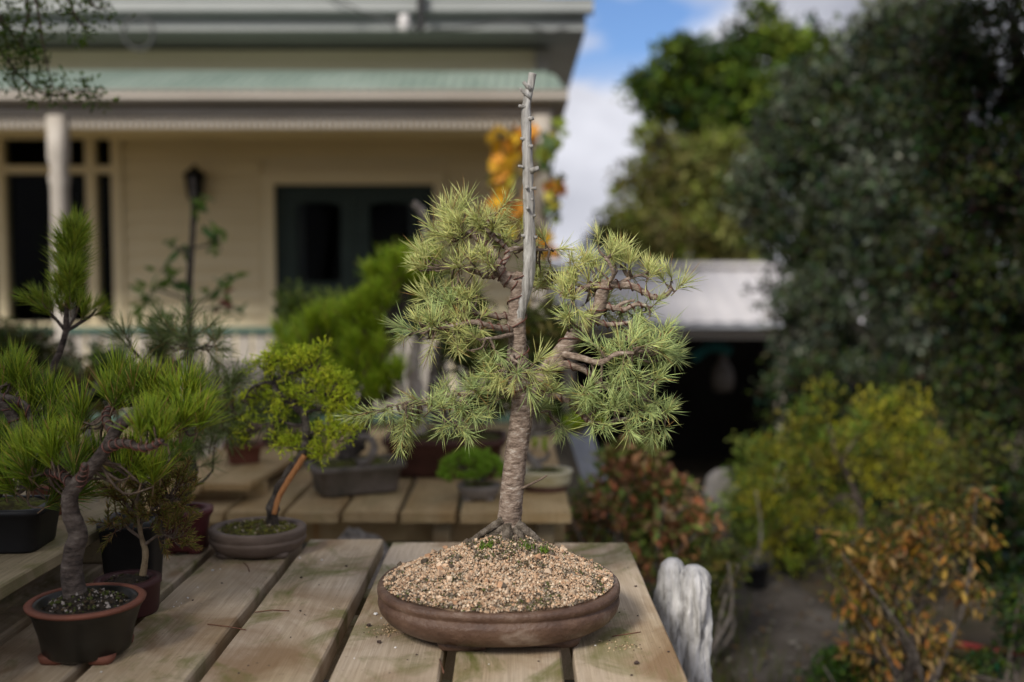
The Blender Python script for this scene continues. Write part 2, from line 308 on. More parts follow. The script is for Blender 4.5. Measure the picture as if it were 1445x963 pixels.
# ------------------------------------------------------------------ foliage pieces
def needle_verts(base, d, L, r, bend=0.0):
    d = unit(d); a = unit(np.cross(d, [0.3, 0.2, 1.0] if abs(d[2]) < 0.9 else [1, 0, 0])); b = np.cross(d, a)
    ring = [a, -0.5 * a + 0.866 * b, -0.5 * a - 0.866 * b]; dr = np.array([0, 0, -bend])
    return [base + r * 0.7 * q for q in ring] + [base + d * L * 0.55 + dr * 0.3 * L + r * q for q in ring] + [base + d * L + dr * L]
NF = [(0, 1, 4, 3), (1, 2, 5, 4), (2, 0, 3, 5), (3, 4, 6), (4, 5, 6), (5, 3, 6)]
def tuft_mesh(name, n, L, r, a0, a1, shoot, cols, bend=0.1, dead=0.03, twigc=(0.2, 0.14, 0.09)):
    m = MB()
    for i in range(n):
        t = random.random(); base = np.array([0, 0, shoot * t]); an = R(random.uniform(a0, a1)) * (1 - 0.55 * t * (shoot > 0)); ph = random.uniform(0, 2 * math.pi)
        d = np.array([math.sin(an) * math.cos(ph), math.sin(an) * math.sin(ph), math.cos(an)]) + rng.normal(size=3) * .07
        c = np.array(random.choice(cols)) * random.uniform(0.75, 1.2)
        if random.random() < dead: c = np.array((0.34, 0.2, 0.07))
        v = needle_verts(base, d, L * random.choice((random.uniform(0.45, 0.8), random.uniform(.8, 1.15), random.uniform(.8, 1.15))), r * random.uniform(0.8, 1.2), bend * random.uniform(0, 1.5))
        cc = np.array([c * 0.85] * 3 + [c] * 3 + [c * 1.25]); m.add(v, NF, cc)
    m.tube([(0, 0, -0.01 * (L / 0.04)), (0, 0, shoot * 0.5), (0, 0, shoot + 0.002)], [r * 1.8, r * 1.8, r], 5, twigc)
    return m.mesh(name, needlem, True)
def spray_mesh(name, n, L, r, cols, size):
    """scale-leaved juniper spray: short fat sprigs forking off little stems"""
    m = MB()
    for k in range(n):
        d = unit(rng.normal(size=3) + np.array([0, 0, 0.9])); b0 = np.zeros(3); c = np.array(random.choice(cols)) * random.uniform(0.7, 1.25)
        for q in range(5):
            p = d * size * (0.35 + 0.65 * q / 4); dd = unit(d + rng.normal(size=3) * 0.75)
            cc = c * random.uniform(0.85, 1.2); m.add(needle_verts(p, dd, L * random.uniform(0.7, 1.3), r), NF, np.array([cc * 0.75] * 3 + [cc] * 3 + [cc * 1.3]))
        m.add(needle_verts(b0, d, size, r * 0.5), NF, c * 0.6)
    return m.mesh(name, needlem, True)
def leaf_mesh(name, L, wd, cols, fold=0.25, lobes=False, m=None):
    mb = MB(); c = np.array(cols)
    if lobes:
        ang = np.linspace(0, 2 * math.pi, 16, endpoint=False); rr = 0.5 * (1 + 0.22 * np.cos(5 * ang)) * (1 - 0.25 * np.cos(ang - math.pi) ** 8)
        v = [(0, 0, 0)] + [(wd * r_ * math.sin(a), L * (0.45 + r_ * math.cos(a)), fold * L * (r_ - 0.3) * 0.5 * math.cos(2.5 * a)) for a, r_ in zip(ang, rr)]
        v[0] = (0, L * 0.4, 0.01 * L); f = [(0, i + 1, (i + 1) % 16 + 1) for i in range(16)]
    else:
        v = []; 
        for t, k in ((0, 0.08), (0.3, 0.9), (0.6, 0.85), (1.0, 0.04)):
            z = -fold * L * t * t; v += [(-wd * k / 2, L * t, z + fold * wd * 0.4), (0, L * t, z), (wd * k / 2, L * t, z + fold * wd * 0.4)]
        f = []
        for i in range(3): f += [(3 * i, 3 * i + 1, 3 * i + 4, 3 * i + 3), (3 * i + 1, 3 * i + 2, 3 * i + 5, 3 * i + 4)]
    cc = c * (1 + 0.12 * rng.normal(size=(len(v), 1))); mb.add(v, f, np.clip(cc, 0.005, 1)); return mb.mesh(name, m or leafm, True)
def put_leaf(name, me, parent, p, d, s=1.0):
    """leaf meshes run along +Y; turn +Y towards d"""
    o = bpy.data.objects.new(name, me); C.objects.link(o); o.parent = parent; o.location = np.asarray(p) - ORG[parent.name]; o.scale = (s, s, s)
    q = Vector((0, 1, 0)).rotation_difference(Vector(d)); o.rotation_mode = 'QUATERNION'; o.rotation_quaternion = q @ Quaternion((0, 1, 0), random.uniform(-1.2, 1.2)); return o
def leaf_cloud(centers, rad, per, L, wd, cols, up=0.3, droop=0.0, fine=0.5, tint=0.25):
    """many two-sided folded leaves gathered round clump centres; returns quad vertices and colours"""
    centers = np.asarray(centers); k = len(centers); n = k * per
    cid = np.repeat(np.arange(k), per); g = rng.normal(size=(n, 3)); g /= np.linalg.norm(g, axis=1)[:, None]
    rr = np.asarray(rad)[cid] if np.ndim(rad) else np.full(n, rad)
    p = centers[cid] + g * (rr * rng.uniform(0.2, 1, n) ** 0.6)[:, None] * np.array([1, 1, 0.8])
    d = g * fine + rng.normal(size=(n, 3)) * 0.7 + np.array([0, 0, up - droop]); d /= np.linalg.norm(d, axis=1)[:, None]
    a = np.cross(d, rng.normal(size=(n, 3))); a /= np.linalg.norm(a, axis=1)[:, None]
    ll = L * rng.uniform(0.6, 1.3, n)[:, None]; ww = wd * rng.uniform(0.7, 1.2, n)[:, None]
    V = np.stack([p, p + d * ll * 0.45 + a * ww / 2, p + d * ll, p + d * ll * 0.45 - a * ww / 2], 1).reshape(-1, 3)
    cols = np.asarray(cols); ctint = cols[rng.integers(0, len(cols), k)] * (1 + tint * rng.normal(size=(k, 1)))
    c = ctint[cid] * (1 + 0.22 * rng.normal(size=(n, 1))) + 0.01 * rng.normal(size=(n, 3)); c = np.clip(c, 0.004, 0.9)
    return V, np.repeat(c, 4, 0)
def ell_points(n, c, r, shell=0.45):
    g = rng.normal(size=(n, 3)); g /= np.linalg.norm(g, axis=1)[:, None]
    return np.asarray(c) + g * (shell + (1 - shell) * rng.uniform(0, 1, (n, 1))) * np.asarray(r)
def foliage(parent, V, col, name='leaves'):
    o = bpy.data.objects.new(name, fast_mesh(name, V - ORG[parent.name], 4, leafm, col)); C.objects.link(o); o.parent = parent; o['kind'] = 'stuff'; ORG[o.name] = ORG[parent.name]; return o

class Plant:
    """a growing thing: limbs laid out as polylines, twigs run from the nearest limb to each tuft"""
    def __init__(s, root, Y, bark, twig=None): s.root = root; s.Y = Y; s.bark = bark; s.twig = twig or twigm; s.nodes = []; s.dirs = []; s.tw = MB(); s.cnt = 0
    def pts(s, q): return [P(a[0], a[1], s.Y + (a[2] if len(a) > 2 else 0)) for a in q]
    def limb(s, q, r0, r1, name='branch', sides=10, bumps=0.12, m=None, n=7, world=False, pw=1.0, wire=0, bs=70):
        p = smooth(q if world else s.pts(q), n); t = np.linspace(0, 1, len(p)) ** pw; rad = r0 + (r1 - r0) * t
        mb = MB(); mb.tube(p, rad, sides, bumpf=(lambda x, tt, a: 1 + bumps * 1.6 * fbm(x, bs)) if bumps else None)
        o = mb.build(name, m or s.bark, s.root); s.nodes.append(p); s.cnt += 1
        if wire:
            wm = MB(); seg = np.linalg.norm(np.diff(p, axis=0), axis=1).cumsum()[-1]; turns = seg / wire; k = int(turns * 12) + 8
            idx = np.linspace(0, len(p) - 1, k); pp = np.stack([np.interp(idx, np.arange(len(p)), p[:, j]) for j in range(3)], 1); rr = np.interp(idx, np.arange(len(p)), rad)
            tg = unit(p[-1] - p[0]); a = unit(np.cross(tg, [0.1, 1, 0.2])); b = np.cross(tg, a); ph = np.linspace(0, turns * 2 * math.pi, k)
            wp = pp + (np.outer(np.cos(ph), a) + np.outer(np.sin(ph), b)) * (rr * 1.12 + 0.0008)[:, None]; wm.tube(wp, 0.0011, 6); wm.build('wire', copper, o)
        return o
    def tufts(s, pads, meshes, name='needle_tuft', up=0.5, outw=0.8, tw_r=0.0016, sc=(0.72, 1.15), depth=None, curl=0.3):
        nodes = np.concatenate(s.nodes)
        for pad in pads:
            px, py, rx, ry, n = pad[:5]; dy = pad[5] if len(pad) > 5 else 0; Y = s.Y + dy; k = F / Y
            c = P(px, py, Y); r = np.array([rx / k, depth or max(0.6 * rx / k, 0.8 * ry / k), ry / k])
            for i in range(n):
                g = rng.normal(size=3); g /= np.linalg.norm(g); p = c + g * r * random.uniform(0.25, 1.0) ** 0.5
                j = np.argmin(((nodes - p) ** 2).sum(1)); b = nodes[j]; d = unit(p - b)
                mid = (p + b) / 2 + rng.normal(size=3) * 0.12 * np.linalg.norm(p - b) + np.array([0, 0, -0.1 * np.linalg.norm(p - b)])
                ax = unit(d * outw + np.array([0, 0, up]) + rng.normal(size=3) * curl)
                if np.linalg.norm(p - b) > 0.004: s.tw.tube(smooth([b, mid, p], 4), np.linspace(tw_r * 1.5, tw_r * 0.8, 9), 5)
                put(name, random.choice(meshes), s.root, p, ax, random.uniform(*sc), random.uniform(0, 6.28))
    def done(s):
        if s.tw.n: s.tw.build('twigs', s.twig, s.root, kind='stuff')

def potted(name, label, cx, cy, z, prof, mats, sx, sy, pw=2, yaw=0, soil=(0.9, 0.9), soilm_=None, feet=None, cat='bonsai', seg=56, group=None, rim=None):
    """a potted thing: the pot lathed as one closed wall, soil a rough disc, feet under it; prof = outer wall (r, dz) from base to rim"""
    root = thing(name, label, cat, (cx, cy, z), group); mb = MB(); h = prof[-1][1]; lift = 0.006 if feet else 0.0
    wall = 0.008 / max(sx, sy)
    pr = [(r, z + d + lift) for r, d in prof] + [(prof[-1][0] - 2 * wall, z + h + lift), (prof[-1][0] - 2.4 * wall, z + h * 0.6 + lift)]
    mb.lathe(pr, cx, cy, sx, sy, pw, yaw, seg); mb.build('pot', mats, root)
    if rim:
        rm = MB(); r0, m_ = prof[-1][0], rim
        rm.lathe([(r0 - 1.1 * wall, z + h + lift - 0.004), (r0 + 0.2 * wall, z + h + lift - 0.004), (r0 + 0.4 * wall, z + h + lift), (r0, z + h + lift + 0.002), (r0 - 1.0 * wall, z + h + lift + 0.002)], cx, cy, sx, sy, pw, yaw, seg, loop=True); rm.build('rim', m_, root)
    if soil:
        sm = MB(); rs = prof[-1][0] - 2.2 * wall; V = []; f = []; nr, ns = 10, 40; zz = z + lift + h * soil[0]
        for i in range(nr + 1):
            for k in range(ns):
                a = 2 * math.pi * k / ns; q = (abs(math.cos(a)) ** pw + abs(math.sin(a)) ** pw) ** (-1 / pw) * rs * i / nr; x, y = q * math.cos(a) * sx, q * math.sin(a) * sy
                X, Yy = cx + x * math.cos(yaw) - y * math.sin(yaw), cy + x * math.sin(yaw) + y * math.cos(yaw)
                V.append((X, Yy, zz + (soil[1] - soil[0]) * h * (1 - (i / nr) ** 2) + 0.006 * fbm((X, Yy, 0), 60) * (i < nr)))
        for i in range(nr):
            for k in range(ns): f.append((i * ns + k, i * ns + (k + 1) % ns, (i + 1) * ns + (k + 1) % ns, (i + 1) * ns + k))
        sm.add(V, f); sm.build('soil', soilm_ or soilm, root)
    if feet:
        for a in (45, 135, 225, 315):
            a = R(a) ; rb = prof[0][0] * 0.86; x, y = math.cos(a) * sx * rb, math.sin(a) * sy * rb
            X, Yy = cx + x * math.cos(yaw) - y * math.sin(yaw), cy + x * math.sin(yaw) + y * math.cos(yaw); fm = MB()
            fm.lathe([(0.85, z), (1.0, z + 0.004), (1.1, z + 0.012)], X, Yy, feet[0], feet[1], 4, yaw, 16); fm.build('foot', feet[2] if len(feet) > 2 else mats, root)
    return root
def soil_bits(root, cx, cy, z, sx, sy, n, size, cols, name='soil_crumbs', hz=None):
    """loose bits lying on a soil surface, joined (too many to pick apart)"""
    mb = MB()
    for i in range(n):
        r_ = math.sqrt(random.random()); a = random.uniform(0, 6.283); x, y = cx + r_ * sx * math.cos(a), cy + r_ * sy * math.sin(a)
        zz = z if hz is None else hz(r_, x, y); s = size * random.choice((0.45, 0.6, 0.75, .9, 1, 1.3, 1.9))
        v = np.array([(1, 0, 0), (-1, 0, 0), (0, 1, 0), (0, -1, 0), (0, 0, 1), (0, 0, -1)], float) * s * rng.uniform(0.45, 1.2, (6, 1)); q = Quaternion(unit(rng.normal(size=3)), random.uniform(0, 6.28)).to_matrix()
        v = v @ np.array(q) + np.array([x, y, zz + s * 0.3]); c = np.array(cols(r_, x, y)) * random.uniform(0.75, 1.2)
        mb.add(v, [(0, 2, 4), (2, 1, 4), (1, 3, 4), (3, 0, 4), (2, 0, 5), (1, 2, 5), (3, 1, 5), (0, 3, 5)], c)
    return mb.build(name, chipm, root, smooth=False, kind='stuff')
# ================================================================== THE SETTING
groundm = mat('ground', [(0.02, 0.022, 0.008), (0.045, 0.036, 0.02), (0.075, 0.056, 0.036), (0.03, 0.04, 0.012)], (3, 3, 3), 7, 0.95, 0.8, (40, 40, 40))
pathm = mat('path', [(0.028, 0.023, 0.018), (0.068, 0.056, 0.044), (0.11, 0.095, 0.08)], (4, 4, 4), 8, 0.95, 0.8, (60, 60, 60))
xs = np.concatenate([np.linspace(-150, -12, 10), np.linspace(-10, 12, 56), np.linspace(14, 150, 10)])
ys = np.concatenate([np.linspace(-60, -2, 8), np.linspace(-1, 26, 64), np.linspace(28, 300, 12)])
gm = MB(); V = [(x, y, terrain(x, y) + 0.03 * fbm((x, y, 0), 0.9) * (y > 2.3)) for y in ys for x in xs]; nx = len(xs)
gm.add(V, [(j * nx + i, j * nx + i + 1, (j + 1) * nx + i + 1, (j + 1) * nx + i) for j in range(len(ys) - 1) for i in range(nx - 1)])
gm.build('ground', groundm, kind='structure')
pm = MB(); V = []; f = []; py_ = np.linspace(1.2, 5.4, 30)
for j, y in enumerate(py_):
    cxp = 0.98 + 0.12 * math.sin(y * 0.9) + 0.1 * (y - 3.3) * 0.6
    for k in range(9): V.append((cxp - 0.3 + 0.075 * k + 0.02 * math.sin(7 * y + k), y, 0.034 + terrain(cxp, y) + 0.012 * fbm((k, y, 0), 2.5) - 0.045 * (abs(k - 4) == 4)))
for j in range(29):
    for k in range(8): f.append((j * 9 + k, j * 9 + k + 1, (j + 1) * 9 + k + 1, (j + 1) * 9 + k))
pm.add(V, f); pm.build('path', pathm, kind='structure')

# ---- grass between the benches
k = 9000; p = np.stack([rng.uniform(-2.6, 0.9, k), rng.uniform(1.7, 5.5, k), np.zeros(k)], 1); h = rng.uniform(0.05, 0.16, k)[:, None]
d = rng.normal(size=(k, 3)) * 0.35 + np.array([0, 0, 1]); a = rng.normal(size=(k, 3)) * [1, 1, 0]; a /= np.linalg.norm(a, axis=1)[:, None]
V = np.stack([p - a * 0.003, p + a * 0.003, p + d * h], 1).reshape(-1, 3); cc = np.array([0.07, 0.1, 0.02]) * (1 + 0.35 * rng.normal(size=(k, 1))) + rng.uniform(0, 0.05, (k, 1)) * np.array([1, .6, .1]); 
go = bpy.data.objects.new('grass', fast_mesh('grass', V, 3, leafm, np.clip(np.repeat(cc, 3, 0), 0.005, 1))); C.objects.link(go); tag(go, 'short green grass growing between the two plank benches', 'grass', kind='stuff')

# ================================================================== THE HOUSE
YW, YF, YE = 9.1, 7.2, 8.5
X = lambda px, Y: P(px, 400, Y)[0]
Z = lambda py, Y: P(722, py, Y)[2]
house = thing('house', 'cream weatherboard house with green corrugated veranda roof behind the benches', 'house', (-2.0, YW, 0))
xL, xR = -7.0, X(770, YW); zt = Z(44, YE) - 0.02
wx0, wx1, wz0, wz1 = X(-95, YW), X(163, YW), Z(455, YW), Z(170, YW)
dx0, dx1, dz1 = X(390, YW), X(613, YW), Z(261, YW)
wall = MB()
wall.box(xL, wx0, YW, YW + .14, 0, zt).box(wx0, wx1, YW, YW + .14, 0, wz0).box(wx0, wx1, YW, YW + .14, wz1, zt).box(wx1, dx0, YW, YW + .14, 0, zt)
wall.box(dx0, dx1, YW, YW + .14, dz1, zt).box(dx1, xR - .02, YW, YW + .14, 0, zt); wall.box(xR - .14, xR, YW + .14, 19, 0, zt); wall.box(xL, xR, 19, 19.14, 0, zt); wall.box(xL, xL + .14, YW + .14, 19, 0, zt)
wall.build('wall', cream, house, smooth=False)
def board_mesh(x0, x1, z0, pitch):
    m = MB(); V = [(x, y, z) for x in (x0, x1) for y, z in ((YW - .002, z0 - .012), (YW - .046, z0 - .014), (YW - .046, z0), (YW - .006, z0 + pitch), (YW - .002, z0 + pitch))]
    return m.add(V, [(i, (i + 1) % 5, (i + 1) % 5 + 5, i + 5) for i in range(5)] + [(4, 3, 2, 1, 0), (5, 6, 7, 8, 9)])
pit = 0.142; z = 0.28
while z + pit < zt:
    segs = [(xL, wx0 - .11)] if wz0 - .1 < z + pit and z < wz1 + .1 else [(xL, wx1 + .11)]
    segs += [(wx1 + .11, dx0 - .12), (dx1 + .12, xR - .1)] if z < dz1 + .12 else [(wx1 + .11, xR - .1)]
    if segs[0][1] == wx1 + .11: segs = [(xL, segs[1][1])] + segs[2:]
    for a, b in segs: board_mesh(a, b, z, pit).build('weatherboard', cream, house, smooth=False)
    z += pit
cb = MB(); cb.box(xR - .098, xR + .02, YW - .035, YW - .026, 0.2, zt); cb.box(xR + .002, xR + .022, YW - .026, YW + .1, 0.2, zt); cb.build('corner_board', trimp, house, smooth=False)
# bay of dark windows on the left
win = MB(); yf = YW - .03
for a, b in ((wx0 - .1, wx0), (X(0, YW), X(13, YW)), (X(127, YW), X(141, YW)), (wx1, wx1 + .1)): win.box(a, b, yf - .02, yf + .1, wz0, wz1)
win.box(wx0 - .12, wx1 + .12, yf - .035, yf + .1, wz1, wz1 + .09); win.box(wx0 - .12, wx1 + .12, yf - .06, yf + .1, wz0 - .06, wz0)
zt2 = Z(240, YW); win.box(wx0, wx1, yf - .012, yf + .08, zt2 - .035, zt2 + .035)
fo = win.build('window', cream, house, smooth=False)
for a, b in ((wx0, X(0, YW)), (X(13, YW), X(127, YW)), (X(141, YW), wx1)):
    for c, dd in ((wz0, zt2 - .035), (zt2 + .035, wz1)): m = MB(); m.box(a + .002, b - .002, yf + .04, yf + .046, c + .002, dd - .002); m.build('pane', glass, fo, smooth=False)
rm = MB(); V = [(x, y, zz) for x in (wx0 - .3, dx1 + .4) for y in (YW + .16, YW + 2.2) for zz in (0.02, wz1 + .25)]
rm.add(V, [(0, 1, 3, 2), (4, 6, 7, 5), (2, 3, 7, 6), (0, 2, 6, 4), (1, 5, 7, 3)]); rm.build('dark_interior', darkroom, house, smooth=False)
# double door with arched glass
ar = MB(); ar.box(dx0 - .11, dx0, YW - .055, YW + .05, .25, dz1 + .11); ar.box(dx1, dx1 + .11, YW - .055, YW + .05, .25, dz1 + .11); ar.box(dx0 - .001, dx1 + .001, YW - .055, YW + .05, dz1, dz1 + .11); ar.build('door_surround', cream, house, smooth=False)
def leaf_door(x0, x1):
    st = .13; zb, ztp = .3, dz1 - .05; m = MB(); gz0, gz1 = Z(398, YW), Z(300, YW); gx0, gx1 = x0 + st, x1 - st
    m.box(x0, gx0, YW + .02, YW + .065, zb, ztp).box(gx1, x1, YW + .02, YW + .065, zb, ztp).box(gx0, gx1, YW + .02, YW + .065, zb, gz0)
    n = 12; V = []
    for y in (YW + .02, YW + .065):
        for i in range(n + 1):
            t = i / n; xx = gx0 + (gx1 - gx0) * t; V += [(xx, y, gz1 + .06 + .035 * math.sin(math.pi * t) ** 0.7), (xx, y, ztp)]
    q = 2 * (n + 1); f = []
    for i in range(n): a = 2 * i; f += [(a, a + 2, a + 3, a + 1), (q + a, q + a + 1, q + a + 3, q + a + 2), (a, q + a, q + a + 2, a + 2)]
    m.add(V, f); d_ = m.build('door', doorgreen, house, smooth=False)
    g = MB(); g.box(gx0 + .001, gx1 - .001, YW + .038, YW + .044, gz0 + .001, gz1 + .09); g.build('pane', glass, d_, smooth=False)
    h = MB(); h.lathe([(.02, 1.04), (.026, 1.05), (.026, 1.07), (.012, 1.09)], (x1 - .06 if x0 < (dx0 + dx1) / 2 - .3 else x0 + .06), YW - .005, 1, 1, seg=14); h.build('handle', blackm, d_)
xm = (dx0 + dx1) / 2
fr = MB(); fr.box(dx0 + .001, dx0 + .06, YW + .005, YW + .09, .26, dz1 - .001).box(dx1 - .06, dx1 - .001, YW + .005, YW + .09, .26, dz1 - .001).box(dx0 + .06, dx1 - .06, YW + .005, YW + .09, dz1 - .05, dz1 - .001); fr.build('door_frame', doorgreen, house, smooth=False)
leaf_door(dx0 + .062, xm - .002); leaf_door(xm + .002, dx1 - .062)
for a, b in ((405, 417), (575, 586)):
    cu = MB(); xx = np.linspace(X(a, YW), X(b, YW) + .05, 14); V = [(x_, YW + .2 + .015 * math.sin(i * 1.9), zz) for zz in (.4, Z(285, YW)) for i, x_ in enumerate(xx)]
    cu.add(V, [(i, i + 1, i + 15, i + 14) for i in range(13)]); cu.build('curtain', curtainm, house)
# veranda: deck, posts, beam, valance, gutter, roof
zf = Z(128, YF); zb0, zb1 = Z(162, YF), Z(147, YF); vx1 = X(800, YF); zc = zb0 + .01
vd = MB(); vd.box(xL, vx1 - .05, YF + .06, YW - .03, .12, .2); vd.build('veranda_deck', oldplank, house, smooth=False)
ce = MB(); ce.box(xL, vx1 - .06, YF + .13, YW - .03, zb1 + .01, zb1 + .03); ce.build('veranda_ceiling', cream, house, smooth=False)
bm = MB(); bm.box(xL, vx1 - .1, YF + .04, YF + .12, zb0, zb1); bm.box(vx1 - .18, vx1 - .1, YF + .12, YW - .03, zb0, zb1); bm.build('veranda_beam', trimp, house, smooth=False)
va = MB(); k = 0; xx = X(-140, YF)
while xx < vx1 - .14:
    va.box(xx, xx + .03, YF + .07, YF + .085, zb0 - .075, zb0 - .001); va.add([(xx, YF + .07, zb0 - .075), (xx + .03, YF + .07, zb0 - .075), (xx + .03, YF + .085, zb0 - .075), (xx, YF + .085, zb0 - .075), (xx + .015, YF + .0775, zb0 - .1)], [(0, 1, 4), (1, 2, 4), (2, 3, 4), (3, 0, 4)]); xx += .045
va.box(X(-140, YF), vx1 - .1, YF + .066, YF + .089, zb0 - .03, zb0 - .02); va.build('valance', trimp, house, smooth=False, kind='stuff')
gz0_, gz1_ = Z(143, YF - .08), Z(127, YF - .08)
def gutter(name, x0, x1, y, z0, z1, m, dep=.1):
    g = MB(); pr = [(y + dep, z1), (y + dep, z0 + .01), (y + dep * .8, z0), (y + .02, z0), (y, z0 + .02), (y, z1 - .018), (y - .012, z1 - .012), (y - .012, z1), (y + .012, z1), (y + .014, z0 + .03), (y + dep * .8, z0 + .02), (y + dep - .012, z1)]
    n = len(pr); V = [(x, a, b) for x in (x0, x1) for a, b in pr]; return g.add(V, [(i, (i + 1) % n, (i + 1) % n + n, i + n) for i in range(n)] + [tuple(range(n))[::-1], tuple(range(n, 2 * n))]).build(name, m, house, smooth=False)
gutter('gutter', xL, vx1, YF - .08, gz0_, gz1_, trimp)
sg = MB(); sg.box(vx1 - .1, vx1, YF + .022, YW - .03, gz0_, gz1_); sg.build('gutter', trimp, house, smooth=False)
for px in (81, 764, -640):
    xx = X(px, YF); po = MB(); pf = [(.075, .2), (.075, .75), (.06, .8), (.078, .86), (.055, .9), (.062, 1.2), (.058, zb0 - .5), (.07, zb0 - .45), (.055, zb0 - .38), (.072, zb0 - .3), (.072, zb0 - .001)]
    po.lathe(pf, xx, YF + .08, 1, 1, 4.0 if px < 0 else 3.0, seg=24); po.build('veranda_post', trimp, house)
zr0, zr1 = Z(471, YF), Z(463, YF); rl = MB(); rl.box(xL, X(745, YF), YF + .04, YF + .12, zr0, zr1); rl.box(xL, X(745, YF), YF + .055, YF + .105, .26, .32); rl.build('balustrade_rail', railgreen, house, smooth=False)
pk = MB(); pk.box(0, .1, 0, .02, 0, zr0 - .322, bev=.003); pme = pk.mesh('picket', trimp, False); xx = X(-100, YF); 
while xx < X(735, YF): 
    put('picket', pme, house, (xx, YF + .072, .321)); xx += .122
# bullnose corrugated roof
zg = Z(126, YF - .05); zw = 3.3
while max((zw + (zg - zw) * t ** 2.2 - 1.3) / (YW - .03 - (YW - YF) * t) for t in np.linspace(0, 1, 30)) > .2065: zw -= .005
nt_, xr0, xr1 = 14, X(738, YW), vx1 - .02
def prof(t):
    y = YW - .03 - (YW - YF) * t; return y, zw + (zg - zw) * (t ** 2.2)
xs_ = np.arange(X(-150, YW) * 1.3, xr1 + .02, .0127); V = []; f = []
for i in range(nt_ + 1):
    t = i / nt_; y, zz = prof(t); xe = xr0 + (xr1 - xr0) * (1 - (1 - t ** 1.5) ** 1.5)
    for x_ in xs_: xx = min(x_, xe); V.append((xx, y, zz + .011 * math.sin(xx * 2 * math.pi / .0762)))
n_ = len(xs_); f = [(i * n_ + k, i * n_ + k + 1, (i + 1) * n_ + k + 1, (i + 1) * n_ + k) for i in range(nt_) for k in range(n_ - 1)]
rf = MB(); rf.add(V, f); rf.build('veranda_roof', rooftin, house)
V = []; ns_ = 150
for i in range(nt_ + 1):
    t = i / nt_; y, zz = prof(t); xe = xr0 + (xr1 - xr0) * (1 - (1 - t ** 1.5) ** 1.5)
    for k in range(ns_ + 1): yy = y + (YW - .03 - y) * k / ns_; V.append((xe, yy, zz + .011 * math.sin(yy * 2 * math.pi / .0762)))
hp = MB(); hp.add(V, [(i * (ns_ + 1) + k, (i + 1) * (ns_ + 1) + k, (i + 1) * (ns_ + 1) + k + 1, i * (ns_ + 1) + k + 1) for i in range(nt_) for k in range(ns_)]); hp.build('veranda_hip', rooftin, house)
# upper eaves and main roof
ex = X(826, YE); ez0, ez1 = Z(43, YE), Z(23, YE)
fa = MB(); fa.box(xL - .4, ex - .005, YE, YE + .03, ez0, ez1); fa.build('fascia', fasciap, house, smooth=False)
fs = MB(); fs.box(ex - .035, ex - .006, YE + .031, 19.6, ez0, ez1); fs.build('fascia', fasciap, house, smooth=False)
so = MB(); so.box(xL - .4, ex - .036, YE + .031, YW + .01, ez0 + .005, ez0 + .02); so.box(xR + .03, ex - .036, YW + .011, 19.6, ez0 + .005, ez0 + .02); so.build('soffit', fasciap, house, smooth=False)
gutter('gutter', xL - .4, ex + .05, YE - .11, Z(19, YE - .1), Z(-2, YE - .1), fasciap, .11)
mr_ = MB(); ax, bx, ay, by, zr_ = xL - .4, ex, YE - .02, 19.6, ez1 + .05
mr_.add([(ax, ay, zr_), (bx, ay, zr_), (bx, by, zr_), (ax, by, zr_), ((ax + bx) / 2 - 1, (ay + by) / 2, zr_ + 2.4), ((ax + bx) / 2 + 1, (ay + by) / 2, zr_ + 2.4)], [(0, 1, 5, 4), (1, 2, 5), (2, 3, 4, 5), (3, 0, 4), (3, 2, 1, 0)]); mr_.build('main_roof', rooftin, house, smooth=False)
# cable coil, bracket and wires on the eaves
cc_ = P(196, 47, YE - .16); co = tag(None or (lambda m: m)(MB().tube([cc_ + np.array([.125 * math.sin(a) * (1 + .04 * math.sin(3 * a)), .01 * math.sin(a * .5), .135 * math.cos(a)]) for a in np.linspace(0, 6.283 * 3, 90)], .011, 6)).build('cable_coil', cablem), 'loop of grey cable hanging below the upper eaves of the house', 'cable')
br = thing('wire_bracket', 'black service bracket with a white insulator under the upper gutter', 'bracket', P(594, 40, YE - .14))
q = P(594, 20, YE - .17); MB().box(q[0] - .03, q[0] + .03, q[1] - .02, q[1] + .02, q[2] - .14, q[2] + .3, bev=.006).build('post', blackm, br, smooth=False)
q2 = P(571, 33, YE - .17); MB().lathe([(.02, q2[2] - .07), (.055, q2[2] - .055), (.035, q2[2] - .02), (.06, q2[2]), (.035, q2[2] + .03), (.05, q2[2] + .05), (.02, q2[2] + .07)], q2[0], q2[1], seg=18).build('insulator', ceramicm, br)
MB().tube([q2 + (0, 0.0, -.05), q2 + (.06, 0, -.06), (q[0], q[1], q[2] - .06)], .012, 6).build('arm', blackm, br)
for nm, pl in (('wire', [(440, -25), (500, 12), (545, 28), (560, 44)]), ('wire', [(604, 42), (660, 40), (720, 30), (770, 44), (800, 40)])):
    MB().tube(smooth([P(a, b, YE - .19) for a, b in pl], 8), .009, 6).build('wire', cablem, br)
la = thing('wall_lantern', 'black wall lantern mounted on cream boards left of the green door', 'lantern', P(275, 285, YW - .1)); lc = P(275, 260, YW - .14)
MB().lathe([(.03, lc[2] - .15), (.06, lc[2] - .12), (.085, lc[2] + .07)], lc[0], lc[1], pw=3, seg=12).build('glass_body', blackm, la)
MB().lathe([(.1, lc[2] + .071), (.06, lc[2] + .12), (.02, lc[2] + .15), (.02, lc[2] + .17)], lc[0], lc[1], pw=3, seg=12).build('cap', blackm, la)
MB().box(lc[0] - .035, lc[0] + .035, lc[1] + .1, YW - .028, lc[2] - .12, lc[2] + .14).build('back_plate', blackm, la, smooth=False); MB().box(lc[0] - .012, lc[0] + .012, lc[1] + .02, lc[1] + .099, lc[2] + .02, lc[2] + .045).build('arm', blackm, la, smooth=False)

